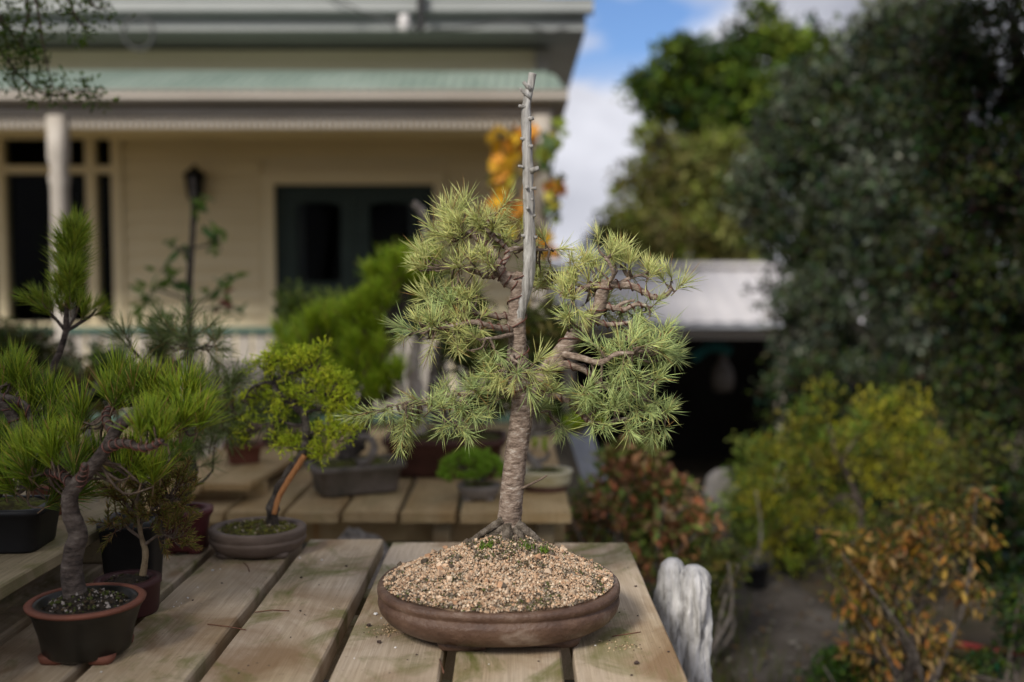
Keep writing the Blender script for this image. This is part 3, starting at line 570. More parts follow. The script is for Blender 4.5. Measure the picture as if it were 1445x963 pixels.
# yellowing vine on the corner post
vb = np.array([X(757, YF), YF, .1]); vine = thing('climbing_vine', 'yellow and orange autumn vine climbing the corner post of the veranda', 'vine', vb)
for q in ([(757, 560), (748, 430), (764, 330), (752, 240), (760, 180)], [(752, 240), (725, 215), (705, 200)], [(760, 320), (735, 290), (720, 262)], [(758, 200), (775, 240), (785, 290), (778, 330)]):
    MB().tube(smooth([P(a, b, YF - .05) for a, b in q], 6), .008, 6).build('stem', twigm, vine)
lm = [leaf_mesh('vine_leaf', .13, .13, c, .3, True) for c in ((.62, .38, .03), (.6, .26, .03), (.5, .17, .03), (.42, .36, .04), (.16, .2, .03), (.06, .1, .03))]
def vleaf(px, py, me, s=1.0): put_leaf('leaf', me, vine, P(px, py, YF - random.uniform(.06, .2)), unit(rng.normal(size=3) * .45 + np.array([0, -.25, -.8])), s)
vleaf(703, 176, lm[0], 1.35); vleaf(712, 182, lm[0], .9)
for (px, py, rx, ry, n, ms) in ((720, 205, 22, 16, 10, (0, 1, 1)), (740, 178, 12, 8, 3, (0, 1)), (775, 205, 10, 22, 6, (0, 4, 4, 3)), (715, 240, 22, 18, 12, (3, 0, 1, 4)), (722, 272, 24, 20, 14, (1, 1, 0, 2)), (720, 308, 16, 16, 8, (0, 1, 3)), (780, 235, 8, 50, 16, (4, 5, 5, 3)), (785, 280, 8, 30, 10, (5, 4, 2)), (775, 345, 8, 20, 5, (1, 2, 0)), (736, 440, 6, 40, 5, (0, 3, 1)), (782, 185, 6, 15, 4, (3, 4))):
    for i in range(n): vleaf(px + random.uniform(-1, 1) * rx, py + random.uniform(-1, 1) * ry, lm[random.choice(ms)], random.uniform(.6, 1.05))

# ================================================================== THE SHED
YS = 10.0; sh = thing('garden_shed', 'low open shed with pale metal roof behind the cedar bonsai', 'shed', (2.2, YS, -1.0)); sx0, sx1 = X(797, YS), 4.2
ez, rz = Z(455, YS), Z(379, YS + 1.6); V = []; xx = np.arange(sx0 - .1, sx1, .03)
for y, zz in ((YS - .05, ez), (YS + 1.6, rz)):
    for x_ in xx: V.append((x_, y, zz + .006 * math.sin(x_ * 2 * math.pi / .2)))
n_ = len(xx); MB().add(V, [(i, i + 1, n_ + i + 1, n_ + i) for i in range(n_ - 1)]).build('roof', whitetin, sh)
MB().box(sx0 - .1, sx1, YS + 1.5, YS + 1.66, rz + .01, rz + .07).build('ridge_cap', whitetin, sh, smooth=False)
MB().box(sx0 - .1, sx1, YS - .14, YS - .04, Z(463, YS - .1), ez - .01).build('gutter', metalm, sh, smooth=False)
MB().box(sx0 - .1, sx1, YS, YS + .04, Z(478, YS), Z(464, YS)).build('fascia', trimp, sh, smooth=False)
for xx in (sx0 + .05, 2.75, 3.9): MB().box(xx - .05, xx + .05, YS + .05, YS + .15, -1.1, Z(478, YS)).build('post', trimp, sh, smooth=False)
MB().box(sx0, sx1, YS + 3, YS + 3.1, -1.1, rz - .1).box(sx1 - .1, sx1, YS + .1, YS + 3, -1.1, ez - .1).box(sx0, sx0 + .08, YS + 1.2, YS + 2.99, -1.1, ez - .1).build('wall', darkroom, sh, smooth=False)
V = [(sx0 - .1, YS + 1.62, rz), (sx1, YS + 1.62, rz), (sx1, YS + 3.3, ez), (sx0 - .1, YS + 3.3, ez)]; MB().add(V, [(0, 1, 2, 3)]).build('roof', whitetin, sh, smooth=False)
tb = P(1003, 500, YS + .9); t_ = MB().tube(smooth([tb + np.array(q) for q in ((-.2, 0, -.05), (0, .02, .07), (.22, 0, .03))], 6), [.05] * 13, 8).build('cloth_roll', tealm); tag(t_, 'teal cloth roll under the shed roof', 'cloth')
bk = P(1020, 545, YS + 1.2); m = MB(); m.lathe([(.3, bk[2] - .06), (.8, bk[2] - .05), (1.0, bk[2] + .05), (.9, bk[2] + .16), (.55, bk[2] + .25), (.25, bk[2] + .3), (.4, bk[2] + .36)], bk[0], bk[1], .13, .11, 2.3, .3, 20)
tag(m.build('sack', greypot), 'pale grey sack hanging in the dark shed opening', 'sack'); bks = bpy.data.objects['sack']; MB().tube([(bk[0], bk[1], bk[2] + .35), (bk[0] + .01, bk[1], bk[2] + .5), (bk[0], bk[1], ez - .02)], .008, 6).build('cord', cablem, bks)

# ================================================================== TREES AND SHRUBS
def tree(name, label, cat, base, limbs, ells, Y, cols, L, wd, clump, per, nper, group=None, up=.3, droop=0, shell=.45, bark=greybark, tint=.25, world=False):
    root = thing(name, label, cat, base, group); C_ = []; Rr = []
    for i, (q, r0, r1) in enumerate(limbs):
        p = smooth(q if world else [P(a[0], a[1], Y + (a[2] if len(a) > 2 else 0)) if len(a) < 4 else np.array(a[:3]) for a in q], 6)
        MB().tube(p, np.linspace(r0, r1, len(p)), 9, bumpf=lambda x, t, a: 1 + .2 * fbm(x, 8)).build('trunk' if i == 0 else 'branch', bark, root)
    k = F / Y
    for e in ells:
        px, py, rx, ry = e[:4]; dy = e[4] if len(e) > 4 else 0; kk = F / (Y + dy)
        c = P(px, py, Y + dy); r = (rx / kk, 0.8 * (rx + ry) / 2 / kk, ry / kk); n = max(4, int(nper * rx * ry / 1000))
        C_.append(ell_points(n, c, r, shell)); 
    C_ = np.concatenate(C_); C_[:, 2] = np.maximum(C_[:, 2], base[2] + 0.05)
    V, col = leaf_cloud(C_, clump * rng.uniform(.6, 1.3, len(C_)), per, L, wd, cols, up, droop, tint=tint); foliage(root, V, col); return root
gb = lambda x, y: (x, y, terrain(x, y))
b = gb(*P(1010, 700, 19)[:2])
tree('conifer', 'tall dark green conifer rising behind the shed against the sky', 'tree', b, [([(*b, 1), (*P(1020, 380, 19), 1), (*P(1050, 200, 19), 1), (*P(1075, 20, 19), 1)], .25, .05), ([(*P(1030, 300, 19), 1), (*P(960, 170, 19), 1), (*P(930, 110, 19), 1)], .12, .03), ([(*P(1030, 320, 19), 1), (*P(1130, 180, 19), 1)], .12, .03)],
     [(975, 95, 60, 45), (1080, 45, 26, 42), (1070, 105, 80, 60), (945, 130, 45, 35), (1130, 90, 50, 50), (1010, 160, 80, 55), (1110, 190, 80, 80), (915, 160, 14, 40), (905, 125, 16, 16), (1040, 230, 70, 60), (1160, 130, 50, 60)], 19, [(.045, .08, .012), (.07, .11, .015), (.11, .15, .02), (.03, .052, .01)], .2, .09, .3, 46, 13, tint=.35)
b = gb(*P(935, 700, 16.5)[:2])
tree('macrocarpa_tree', 'olive yellow bushy tree lower and left of the tall conifer', 'tree', b, [([(*b, 1), (*P(940, 450, 16.5), 1), (*P(950, 300, 16.5), 1), (*P(955, 200, 16.5), 1)], .2, .05), ([(*P(945, 380, 16.5), 1), (*P(890, 310, 16.5), 1)], .1, .03), ([(*P(945, 380, 16.5), 1), (*P(1010, 280, 16.5), 1)], .1, .03)],
     [(960, 235, 45, 40), (905, 265, 35, 40), (985, 290, 55, 55), (900, 320, 55, 45), (960, 350, 90, 45), (865, 350, 35, 30), (1040, 330, 60, 60), (1020, 250, 50, 60), (930, 395, 90, 30), (925, 215, 20, 35)], 16.5, [(.15, .18, .035), (.2, .21, .05), (.1, .13, .025), (.22, .22, .07), (.13, .11, .04)], .16, .06, .26, 44, 16, tint=.3)
b = gb(*P(1260, 700, 7.2)[:2])
tree('olive_tree', 'large grey-green leaved tree filling the right beside the conifer', 'tree', b, [([(*b, 1), (*P(1250, 560, 7.2), 1), (*P(1230, 380, 7.2), 1), (*P(1200, 180, 7.2), 1)], .12, .03), ([(*P(1245, 500, 7.2), 1), (*P(1130, 380, 7.2), 1), (*P(1080, 300, 7.2), 1)], .06, .015), ([(*P(1240, 420, 7.2), 1), (*P(1290, 240, 7.2), 1), (*P(1310, 60, 7.2), 1)], .07, .015), ([(*P(1245, 520, 7.2), 1), (*P(1150, 470, 7.2), 1), (*P(1080, 440, 7.2), 1)], .05, .012)],
     [(1170, 130, 60, 55), (1230, 70, 50, 60), (1140, 200, 80, 70), (1250, 170, 90, 90), (1100, 270, 75, 65), (1200, 300, 100, 90), (1300, 110, 90, 120), (1125, 335, 62, 45), (1180, 420, 110, 80), (1300, 330, 110, 120), (1145, 435, 40, 45), (1165, 505, 72, 45), (1320, 480, 110, 80), (1240, 540, 110, 40), (1290, 20, 60, 50)], 7.2, [(.06, .078, .042), (.085, .105, .068), (.04, .055, .025), (.19, .21, .16), (.034, .048, .016), (.055, .07, .03)], .06, .022, .15, 50, 17, up=.1, tint=.3)
b = gb(*P(1480, 760, 5.4)[:2])
tree('evergreen_tree', 'very dark green tree at the far right edge', 'tree', b, [([(*b, 1), (*P(1470, 500, 5.4), 1), (*P(1450, 250, 5.4), 1), (*P(1430, 20, 5.4), 1)], .09, .03), ([(*P(1460, 400, 5.4), 1), (*P(1390, 250, 5.4), 1), (*P(1340, 110, 5.4), 1)], .04, .01)],
     [(1390, 60, 90, 90), (1330, 130, 55, 70), (1430, 200, 90, 110), (1360, 260, 70, 90), (1420, 380, 90, 110), (1340, 400, 60, 70), (1430, 540, 90, 90), (1360, 560, 60, 60), (1440, 680, 70, 80), (1500, 300, 90, 300), (1640, 250, 160, 260, -1.2), (1850, 200, 260, 330, -2.2), (1750, -150, 330, 260, -1.8), (1500, -200, 240, 160, -.8)], 5.4, [(.022, .032, .01), (.035, .048, .014), (.055, .07, .022), (.015, .02, .008)], .042, .02, .12, 44, 13, up=.2, tint=.35)  # last masses lie out of view, added to block sky light from the right garden
b = gb(*P(1210, 800, 6.2)[:2])
tree('dark_hedge', 'dark green hedge below the large tree, behind the yellow shrub', 'hedge', b, [([(*b, 1), (*P(1210, 600, 6.2), 1)], .05, .02)],
     [(1130, 560, 60, 60), (1230, 560, 80, 60), (1340, 620, 90, 70), (1200, 640, 120, 60), (1110, 620, 30, 40), (1320, 720, 110, 80), (1430, 780, 80, 90), (1230, 730, 120, 60)], 6.2, [(.02, .03, .012), (.03, .042, .015), (.045, .055, .02)], .05, .02, .1, 34, 15, tint=.3)
# reach of the tree standing to the left of the camera: its hanging twigs cross the top left corner
ov = thing('overhanging_tree', 'tree at the left whose small-leaved twigs hang across the top left corner', 'tree', (-3.1, 1.9, 0))
q = smooth([(-3.1, 1.9, 0), (-3.05, 1.85, 1.2), (-2.9, 1.8, 2.3), (-2.6, 1.8, 3.4)], 6); MB().tube(q, np.linspace(.16, .06, len(q)), 10, bumpf=lambda x, t, a: 1 + .2 * fbm(x, 8)).build('trunk', greybark, ov)
for e in ((-1.5, 2.4, 2.75), (-2.2, .3, 3.2), (-2.7, -1.2, 3.2), (-3.8, 1.5, 3.4), (-2.4, 3.4, 3.1)):
    p = smooth([(-2.92, 1.8, 2.2), ((-2.92 + e[0]) / 2, (1.8 + e[1]) / 2, (2.4 + e[2]) / 2 + .15), e], 6); MB().tube(p, np.linspace(.05, .012, len(p)), 7).build('branch', greybark, ov)
cen = np.concatenate([ell_points(190, c, r, .3) for c, r in (((-2.7, 1.6, 3.5), (1.7, 1.6, .8)), ((-3.3, 2.2, 3.9), (1.6, 1.6, .9)), ((-2.1, .3, 3.5), (1.0, 1.1, .6)), ((-3.0, -1.2, 3.3), (.9, .95, .5)), ((-3.0, -1.15, 3.25), (.85, .9, .5)), ((-2.75, 1.0, 2.95), (.8, 1.2, .45)), ((-1.6, 3.3, 3.2), (1.0, .7, .4)))])  # unseen crown masses, some added and doubled to shade the left bench
V, cl = leaf_cloud(cen, .26, 46, .07, .03, [(.05, .075, .015), (.035, .055, .012), (.08, .1, .02)]); foliage(ov, V, cl)
dr = []
for q in ([(-60, -60), (-10, 10), (25, 60), (40, 100)], [(20, -60), (50, 0), (60, 60), (75, 130)], [(60, -60), (95, -5), (110, 30), (128, 40)], [(100, -60), (130, 5), (150, 12)], [(-40, 30), (10, 85), (40, 118), (70, 135), (120, 128), (142, 140)], [(-50, -20), (0, 30), (15, 90), (25, 130)], [(30, -50), (40, 20), (30, 60), (50, 85)]):
    p = smooth([P(a, b_, 2.5 + .012 * i) for i, (a, b_) in enumerate(q)], 8); MB().tube(p, np.linspace(.005, .0015, len(p)), 5).build('twig', twigm, ov); dr.append(p[3:])
dr = np.concatenate(dr); dr = dr + rng.normal(size=dr.shape) * .02
V, cl = leaf_cloud(np.repeat(dr, 2, 0), .028, 6, .017, .0065, [(.09, .15, .025), (.12, .17, .03), (.06, .1, .02)], up=-.2); foliage(ov, V, cl, 'hanging_leaves')
# ================================================================== THE BENCHES
BZ = 0.755
def plank(parent, x0, x1, y0, y1, z0, z1, m, yaw=0, ragged=.006):
    n = 14; mb = MB(); V = []; b = .003; ys_ = np.linspace(y0, y1, n)
    sec = lambda a, c: [(a + b, z1), (c - b, z1), (c, z1 - b), (c, z0 + b), (c - b, z0), (a + b, z0), (a, z0 + b), (a, z1 - b)]
    for i, y in enumerate(ys_):
        wa, wc = .0018 * fbm((x0, y, 1), 9), .0018 * fbm((x1, y, 5), 9)
        for k, (x, z) in enumerate(sec(x0 + wa, x1 + wc)):
            yy = y + (ragged * fbm((x, y, 3), 40) if i in (0, n - 1) else 0); V.append((x, yy, z + .0015 * fbm((x0, y, 9), 4)))
    f = [(i * 8 + k, i * 8 + (k + 1) % 8, (i + 1) * 8 + (k + 1) % 8, (i + 1) * 8 + k) for i in range(n - 1) for k in range(8)] + [tuple(range(8))[::-1], tuple((n - 1) * 8 + k for k in range(8))]
    V = np.array(V)
    if yaw:
        c, s_ = math.cos(yaw), math.sin(yaw); cx, cy = (x0 + x1) / 2, y0; V[:, 0], V[:, 1] = cx + (V[:, 0] - cx) * c - (V[:, 1] - cy) * s_, cy + (V[:, 0] - cx) * s_ + (V[:, 1] - cy) * c
    return mb.add(V, f).build('plank', m, parent, smooth=False)
fb = thing('plank_bench', 'grey weathered plank bench in front, under the cedar in its brown oval pot', 'bench', (-.4, 1.5, 0))
plank(fb, .0900, .2405, .95, 2.043, .72, BZ, plankm); plank(fb, -.0815, .0715, .95, 2.045, .72, BZ, plankm); plank(fb, -.2500, -.1000, .95, 2.045, .72, BZ, plankm)
plank(fb, -.4265, -.2720, .95, 2.07, .72, BZ, plankm); plank(fb, -.5965, -.4440, .95, 2.075, .72, BZ, oldplank if False else plankm); plank(fb, -.7670, -.6140, .95, 2.08, .72, BZ, plankm); plank(fb, -.94, -.787, .95, 2.08, .72, BZ, plankm)
for y0, y1 in ((1.80, 1.85), (1.655, 1.70), (1.1, 1.15)):
    MB().box(-.93, .22, y0, y1, .62, .719, bev=.003).build('cross_rail', plankm, fb, smooth=False)
for x, y in ((.17, 1.88), (-.86, 1.88), (.17, 1.07), (-.86, 1.07)): MB().box(x - .04, x + .04, y - .027, y + .025, 0.0, .719, bev=.004).build('leg', oldplank, fb, smooth=False)
us = thing('raised_shelf', 'upper shelf of the front bench at far left carrying the black rectangular pot', 'shelf', (-.9, 1.6, .781)); SZ = .86
plank(us, -.886, -.736, 1.0, 1.95, SZ - .022, SZ, oldplank); plank(us, -1.056, -.906, 1.0, 2.55, SZ - .022, SZ, oldplank); plank(us, -1.226, -1.076, 1.0, 2.55, SZ - .022, SZ, oldplank)
for y in (1.15, 1.88): MB().box(-1.2, -.76, y, y + .05, .757, SZ - .023, bev=.003).build('support', oldplank, us, smooth=False)
for x in (-1.15,): MB().box(x - .03, x + .03, 2.4, 2.46, 0, SZ - .023, bev=.003).build('leg', oldplank, us, smooth=False)
bb = thing('plank_bench', 'golden plank bench behind, carrying the rectangular pots', 'bench', (-.4, 3.5, 0)); LZ = .62
k_ = F / 2.88
for a, b in ((732, 807), (649, 728), (564, 641), (480, 556), (398, 474), (315, 391), (230, 308), (145, 222)): plank(bb, (a - 722.5) / k_, (b - 722.5) / k_, 2.88 + .01 * fbm((a, 0, 0), .3), 4.3, LZ - .03, LZ, newplank)
for y in (3.0, 4.0): MB().box(-1.2, .16, y, y + .05, LZ - .12, LZ - .031, bev=.003).build('cross_rail', newplank, bb, smooth=False)
for x, y in ((-.21, 2.95), (.1, 2.97), (-1.1, 3.0), (.1, 4.1), (-1.1, 4.1)): MB().box(x - .027, x + .027, y - .027, y + .027, 0, LZ - .031, bev=.004).build('leg', oldplank, bb, smooth=False)
st = thing('board_step', 'two loose boards raised as a step on the golden bench, under the terracotta pot', 'shelf', (-.95, 3.2, LZ)); TZ = LZ + .065; k_ = F / 2.98
plank(st, (281 - 722.5) / k_, (347 - 722.5) / k_, 2.98, 4.0, TZ - .02, TZ, newplank, yaw=R(-5)); plank(st, (205 - 722.5) / k_, (277 - 722.5) / k_, 2.96, 4.0, TZ - .022, TZ, newplank, yaw=R(-5))
for y in (3.1, 3.7): MB().box(-1.1, -.78, y, y + .05, LZ + .001, TZ - .023).build('support', newplank, st, smooth=False)
# rough timber and stones on the ground between the benches
for (px, py, Y, sx, sy, sz, lb) in ((520, 790, 2.75, .14, .1, .12, 'grey-brown stone on the ground in front of the golden bench'), (1020, 708, 5.0, .095, .08, .16, 'pale pitted stone standing among the red and yellow shrubs')):
    c = P(px, py, Y); zb = terrain(c[0], c[1]); top = P(px, py - (40 if px > 900 else 20), Y)[2]; mb = MB(); V = []; f = []
    for i in range(13):
        for k in range(18):
            a = 2 * math.pi * k / 18; t = math.pi * i / 12; v = np.array([math.sin(t) * math.cos(a), math.sin(t) * math.sin(a), math.cos(t)]); v = np.sign(v) * np.abs(v) ** .75 * (1 + .3 * fbm(v + px, 1.6))
            V.append((c[0] + v[0] * sx, c[1] + v[1] * sy, (zb - .02 + top) / 2 + v[2] * (top - zb + .04) / 2))
    f = [(i * 18 + k, (i + 1) * 18 + k, (i + 1) * 18 + (k + 1) % 18, i * 18 + (k + 1) % 18) for i in range(12) for k in range(18)]
    tag(mb.add(V, f).build('stone', stonem if px > 900 else greybark), lb, 'stone')

# ================================================================== THE CEDAR
cx, cy = P(704, 850, 1.55)[0], 1.55; PX, PY = .1905, .165
cp = [(.66, 0), (.75, .002), (.86, .008), (.94, .017), (.983, .027), (.998, .037), (.992, .0445), (.977, .046), (.979, .049), (1.0, .052), (1.0, .058), (.985, .061)]
cedar = potted('cedar_bonsai', 'pale green cedar bonsai with tall bare deadwood tip, wired branches and brown oval pot', cx, cy, BZ, [(r, z * 1.05) for r, z in cp], brownpot, PX, PY, 2.25, 0, soil=None, seg=96)
for px_, w_ in ((655, .036), (782, .036)):
    xx = P(px_, 915, 1.47)[0]; V = []
    m = MB(); yf_ = cy - PY * .69 * (1 - ((xx - cx) / (PX * .74)) ** 2) ** .5
    m.lathe([(.95, BZ), (1.0, BZ + .002), (1.15, BZ + .016)], xx, yf_ + .012, w_, .024, 6, 0, 24); m.build('foot', brownpot, cedar)
    m = MB(); m.lathe([(.95, BZ), (1.0, BZ + .002), (1.15, BZ + .016)], xx, 2 * cy - yf_ - .012, w_, .024, 6, 0, 24); m.build('foot', brownpot, cedar)
# the pot's base is lifted onto its feet
for o in list(bpy.data.objects):
    if o.parent == cedar and o.name.startswith('pot'): o.location.z += .007
tx, ty = P(718, 760, 1.585)[0], 1.60
def mound(x, y):
    r2 = ((x - cx) / PX) ** 2 + ((y - cy) / PY) ** 2; dt = ((x - tx) / .13) ** 2 + ((y - ty) / .11) ** 2
    return .822 + .036 * max(0, 1 - r2) ** .8 + .036 * math.exp(-dt * 2.0) * max(0, 1 - r2) ** .3 + .004 * fbm((x, y, 0), 40)
V = []; f = []; nr, ns = 26, 72
for i in range(nr + 1):
    for k in range(ns):
        a = 2 * math.pi * k / ns; q = (abs(math.cos(a)) ** 2.25 + abs(math.sin(a)) ** 2.25) ** (-1 / 2.25) * .945 * i / nr; x, y = cx + q * math.cos(a) * PX, cy + q * math.sin(a) * PY; V.append((x, y, mound(x, y) - .003))
f = [(i * ns + k, i * ns + (k + 1) % ns, (i + 1) * ns + (k + 1) % ns, (i + 1) * ns + k) for i in range(nr) for k in range(ns)]
mulchbase = mat('mulch_base', [(0.05, 0.035, 0.025), (0.22, 0.14, 0.085), (0.36, 0.25, 0.16)], (130, 130, 130), 6, .95, 1, (300, 300, 300))
MB().add(V, f).build('soil', mulchbase, cedar)
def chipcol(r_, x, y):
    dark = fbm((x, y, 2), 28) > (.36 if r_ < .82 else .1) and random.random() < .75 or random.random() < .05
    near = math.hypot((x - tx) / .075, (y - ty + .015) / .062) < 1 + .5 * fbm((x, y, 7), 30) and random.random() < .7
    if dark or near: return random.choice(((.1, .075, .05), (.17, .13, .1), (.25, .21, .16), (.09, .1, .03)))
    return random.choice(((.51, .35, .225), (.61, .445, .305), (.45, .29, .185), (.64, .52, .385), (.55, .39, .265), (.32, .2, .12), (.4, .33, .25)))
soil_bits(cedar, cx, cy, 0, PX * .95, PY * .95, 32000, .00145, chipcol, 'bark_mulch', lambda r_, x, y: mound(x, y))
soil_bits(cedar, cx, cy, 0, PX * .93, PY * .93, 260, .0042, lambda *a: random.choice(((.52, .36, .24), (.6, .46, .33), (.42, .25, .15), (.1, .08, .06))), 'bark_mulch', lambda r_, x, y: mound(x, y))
T = Plant(cedar, 1.6, barkm)
# trunk with flare, plates and ridges
tp = smooth([P(*q, 1.6) for q in ((717, 785), (718, 762), (719, 735), (722, 700), (726, 660), (732, 615), (737, 580), (739, 555), (737, 535))], 14)
zz = tp[:, 2]; tr = np.interp(zz, [P(0, q, 1.6)[2] for q in (785, 762, 748, 735, 700, 615, 575, 555, 535)], [.030, .027, .022, .0195, .0187, .0180, .0185, .0185, .015])
def barkb(x, t, a):
    band = 0.018 * mn.noise(Vector((a * .9, 3.3, x[2] * 200))); return 1 + .05 * fbm(x, 60) + .045 * mn.noise(Vector(x) * 190) + .03 * mn.noise(Vector(x) * 420) + band + .12 * max(0, 1 - t / .3) * math.sin(5 * a + 1) 
MB().tube(np.stack([np.interp(np.linspace(0, len(tp) - 1, 190), np.arange(len(tp)), tp[:, j]) for j in range(3)], 1), np.interp(np.linspace(0, len(tp) - 1, 190), np.arange(len(tp)), tr), 56, bumpf=barkb).build('trunk', barkm, cedar)
T.nodes.append(tp[-5:])
rootm = mat('root_bark', [(0.02, 0.022, 0.01), (0.09, 0.07, 0.05), (0.2, 0.165, 0.13), (0.3, 0.26, 0.21)], (70, 70, 70), 7, .9, .9, (220, 220, 220), [.3, .42, .56, .7])
for q, r0, r1 in (([(710, 734), (694, 744), (676, 756), (655, 770)], .0068, .004), ([(712, 742), (700, 752), (686, 762), (672, 776)], .0065, .0045), ([(716, 742), (716, 752, -.008), (716, 762, -.018), (715, 776, -.026)], .0098, .0075), ([(729, 738), (742, 748), (756, 762), (770, 782)], .0078, .0045), ([(731, 744), (748, 752), (760, 766), (764, 784)], .006, .0045), ([(725, 746, -.004), (736, 758, -.012), (742, 772, -.02)], .0055, .004), ([(706, 744, .02), (690, 752, .04), (676, 770, .05)], .006, .003)):
    p = smooth([P(a[0], a[1], 1.588 + (a[2] if len(a) > 2 else 0)) for a in q], 10); MB().tube(p, np.linspace(r0, r1, len(p)), 14, bumpf=lambda x, t, a: 1 + .22 * fbm(x, 110) + .12 * mn.noise(Vector(x) * 260)).build('root', rootm, cedar)
# leader, then the pale deadwood spike with its cut stubs
T.limb([(737, 560), (732, 520), (730, 480), (729, 440), (731, 410), (737, 385)], .0185, .0105, 'branch', 20, .1, wire=.045)
dp = smooth([P(*q, 1.594) for q in ((731, 470), (734, 440), (742, 410), (747, 372), (747, 320), (746, 270), (745, 235), (743, 190), (742, 160), (744, 140), (748, 122), (752, 104))], 10)
dr_ = np.interp(np.linspace(0, 1, len(dp)), [0, .1, .2, .4, .65, .87, 1], [.006, .0085, .0095, .0092, .0078, .0066, .0058])
dw = MB().tube(dp, dr_, 20, bumpf=lambda x, t, a: 1 + .2 * fbm((x[0] + .01 * math.sin(x[2] * 30), x[1], x[2] * .12), 190) + .12 * fbm(x, 45)).build('deadwood_spike', deadm, cedar)
for (px, py, sx, L_, up_) in ((743, 126, -1, .018, 1.1), (743, 138, -1, .024, .9), (738, 150, -1, .014, .15), (752, 166, 1, .008, .1), (738, 195, -1, .011, .1), (737, 235, -1, .014, .2), (754, 240, 1, .015, .35), (744, 264, -.2, .012, 0), (753, 265, 1, .011, .1), (754, 280, 1, .006, 0), (745, 293, -.1, .014, 0), (753, 303, 1, .010, 0), (754, 334, 1, .012, .1), (738, 331, -1, .010, 0), (738, 170, -1, .006, 0), (752, 205, 1, .007, 0)):
    b0 = P(px - sx * 6, py + 2, 1.590); d = unit((sx, -.7 if abs(sx) < .5 else -.25, up_)); r_ = .0042 if (px, py) in ((754, 240), (738, 147)) else random.uniform(.0022, .0034)
    MB().tube([b0, b0 + d * L_ * .6, b0 + d * L_], [r_ * 1.3, r_, r_ * .9], 8).build('stub', deadm, dw)
W = .016
T.limb([(745, 565), (757, 545), (772, 524), (792, 497), (812, 474), (834, 450), (846, 430), (850, 412), (858, 398)], .0150, .0095, 'branch', 18, .14, wire=.05)
T.limb([(856, 400), (872, 402), (892, 404), (908, 412), (922, 420), (938, 418), (948, 408)], .0072, .003, wire=W)
T.limb([(852, 408), (838, 402), (822, 408), (805, 413), (790, 418)], .006, .003, wire=W)
T.limb([(850, 412), (835, 411, .02), (812, 400, .04), (795, 385, .05)], .005, .002)
T.limb([(858, 400), (866, 388, -.02), (860, 372, -.03), (853, 362, -.03)], .004, .002); T.limb([(870, 402), (890, 392), (905, 388)], .0035, .002)
T.limb([(846, 430), (862, 434), (880, 437), (897, 430), (912, 432)], .0055, .0028, wire=W); T.limb([(868, 435), (882, 427), (896, 424)], .0035, .002)
T.limb([(838, 452), (855, 458), (872, 458), (890, 455)], .005, .0025, wire=W)
T.limb([(795, 500, -.01), (820, 505, -.03), (846, 512, -.05), (870, 500, -.06), (895, 498, -.06)], .006, .003)
T.limb([(780, 515), (800, 515, -.01), (825, 522, -.01), (846, 540, 0), (870, 548), (900, 545)], .0075, .003, wire=.03)
T.limb([(757, 548), (775, 556), (800, 565), (818, 582), (832, 595), (852, 600), (870, 592)], .0058, .003, wire=.013); T.limb([(828, 590), (836, 582), (843, 578)], .003, .002)
T.limb([(870, 592), (890, 590), (915, 585), (940, 590)], .003, .0018); T.limb([(880, 548), (905, 562), (930, 570)], .003, .0018)
T.limb([(733, 556), (715, 552), (695, 549), (675, 551), (658, 556), (640, 556)], .0065, .0035, wire=.03); T.limb([(660, 556), (648, 568), (628, 574), (605, 572), (575, 568), (548, 574)], .004, .0018)
T.limb([(640, 556), (620, 560), (590, 566)], .003, .0016)
T.limb([(729, 450), (716, 446), (702, 447), (685, 444), (660, 440), (630, 442)], .006, .003, wire=.02); T.limb([(728, 466), (714, 464, -.02), (695, 462, -.04), (670, 455, -.05), (640, 460, -.05), (605, 465, -.04)], .006, .0026, wire=.02)
T.limb([(730, 470), (705, 476, -.04), (685, 478, -.06)], .004, .002); T.limb([(728, 500), (722, 505, -.03), (735, 515, -.06)], .004, .002)
T.limb([(730, 404), (716, 396), (706, 384), (701, 368), (694, 355), (683, 343), (670, 333), (655, 325)], .0108, .0045, 'branch', 14, .14, wire=.014)
T.limb([(712, 386), (700, 388), (688, 390), (672, 384), (655, 378), (640, 374)], .006, .0025, wire=.02)
T.limb([(706, 376), (714, 366), (716, 354), (709, 344), (700, 338), (690, 326)], .005, .0025, wire=.012); T.limb([(716, 354), (728, 351), (742, 352, .02), (760, 353, .02), (778, 352, .02)], .0045, .002)
T.limb([(736, 390), (724, 388), (712, 386)], .0045, .0045); T.limb([(690, 348), (694, 335), (684, 322)], .0045, .003)
T.limb([(684, 322), (690, 312), (692, 303)], .0035, .0022, wire=.01); T.limb([(694, 330), (712, 334, .02), (730, 345, .03)], .003, .0018)
T.limb([(728, 600, .02), (750, 585, .06), (775, 580, .07)], .003, .0018)
MB().tube(smooth([P(a, b, 1.59) for a, b in ((735, 690), (748, 684), (762, 677), (772, 671))], 6), np.linspace(.0024, .0016, 19), 7).build('stub', twigm, cedar)
cA = [(.53, .58, .19), (.58, .6, .23), (.46, .53, .18), (.58, .54, .19)]; cB = [(.43, .54, .2), (.49, .58, .23), (.36, .47, .18), (.53, .56, .19)]
NR = .0005
mA = [tuft_mesh('needle_tuft', random.choice((30, 36, 42)), random.uniform(.037, .044), NR, 8, a1_, random.choice((.006, .016, .024)), cA, .08, .06) for a1_ in (82, 92, 100, 108, 116, 122)]
mB = [tuft_mesh('needle_tuft', random.choice((34, 42)), random.uniform(.039, .046), NR, 8, a1_, random.choice((.006, .018, .026)), cB, .1, .05) for a1_ in (84, 94, 102, 110, 118, 124)]
mS = [tuft_mesh('needle_tuft', 56, .033, NR, 35, 80, .05, cA + cB, .15) for _ in range(3)]
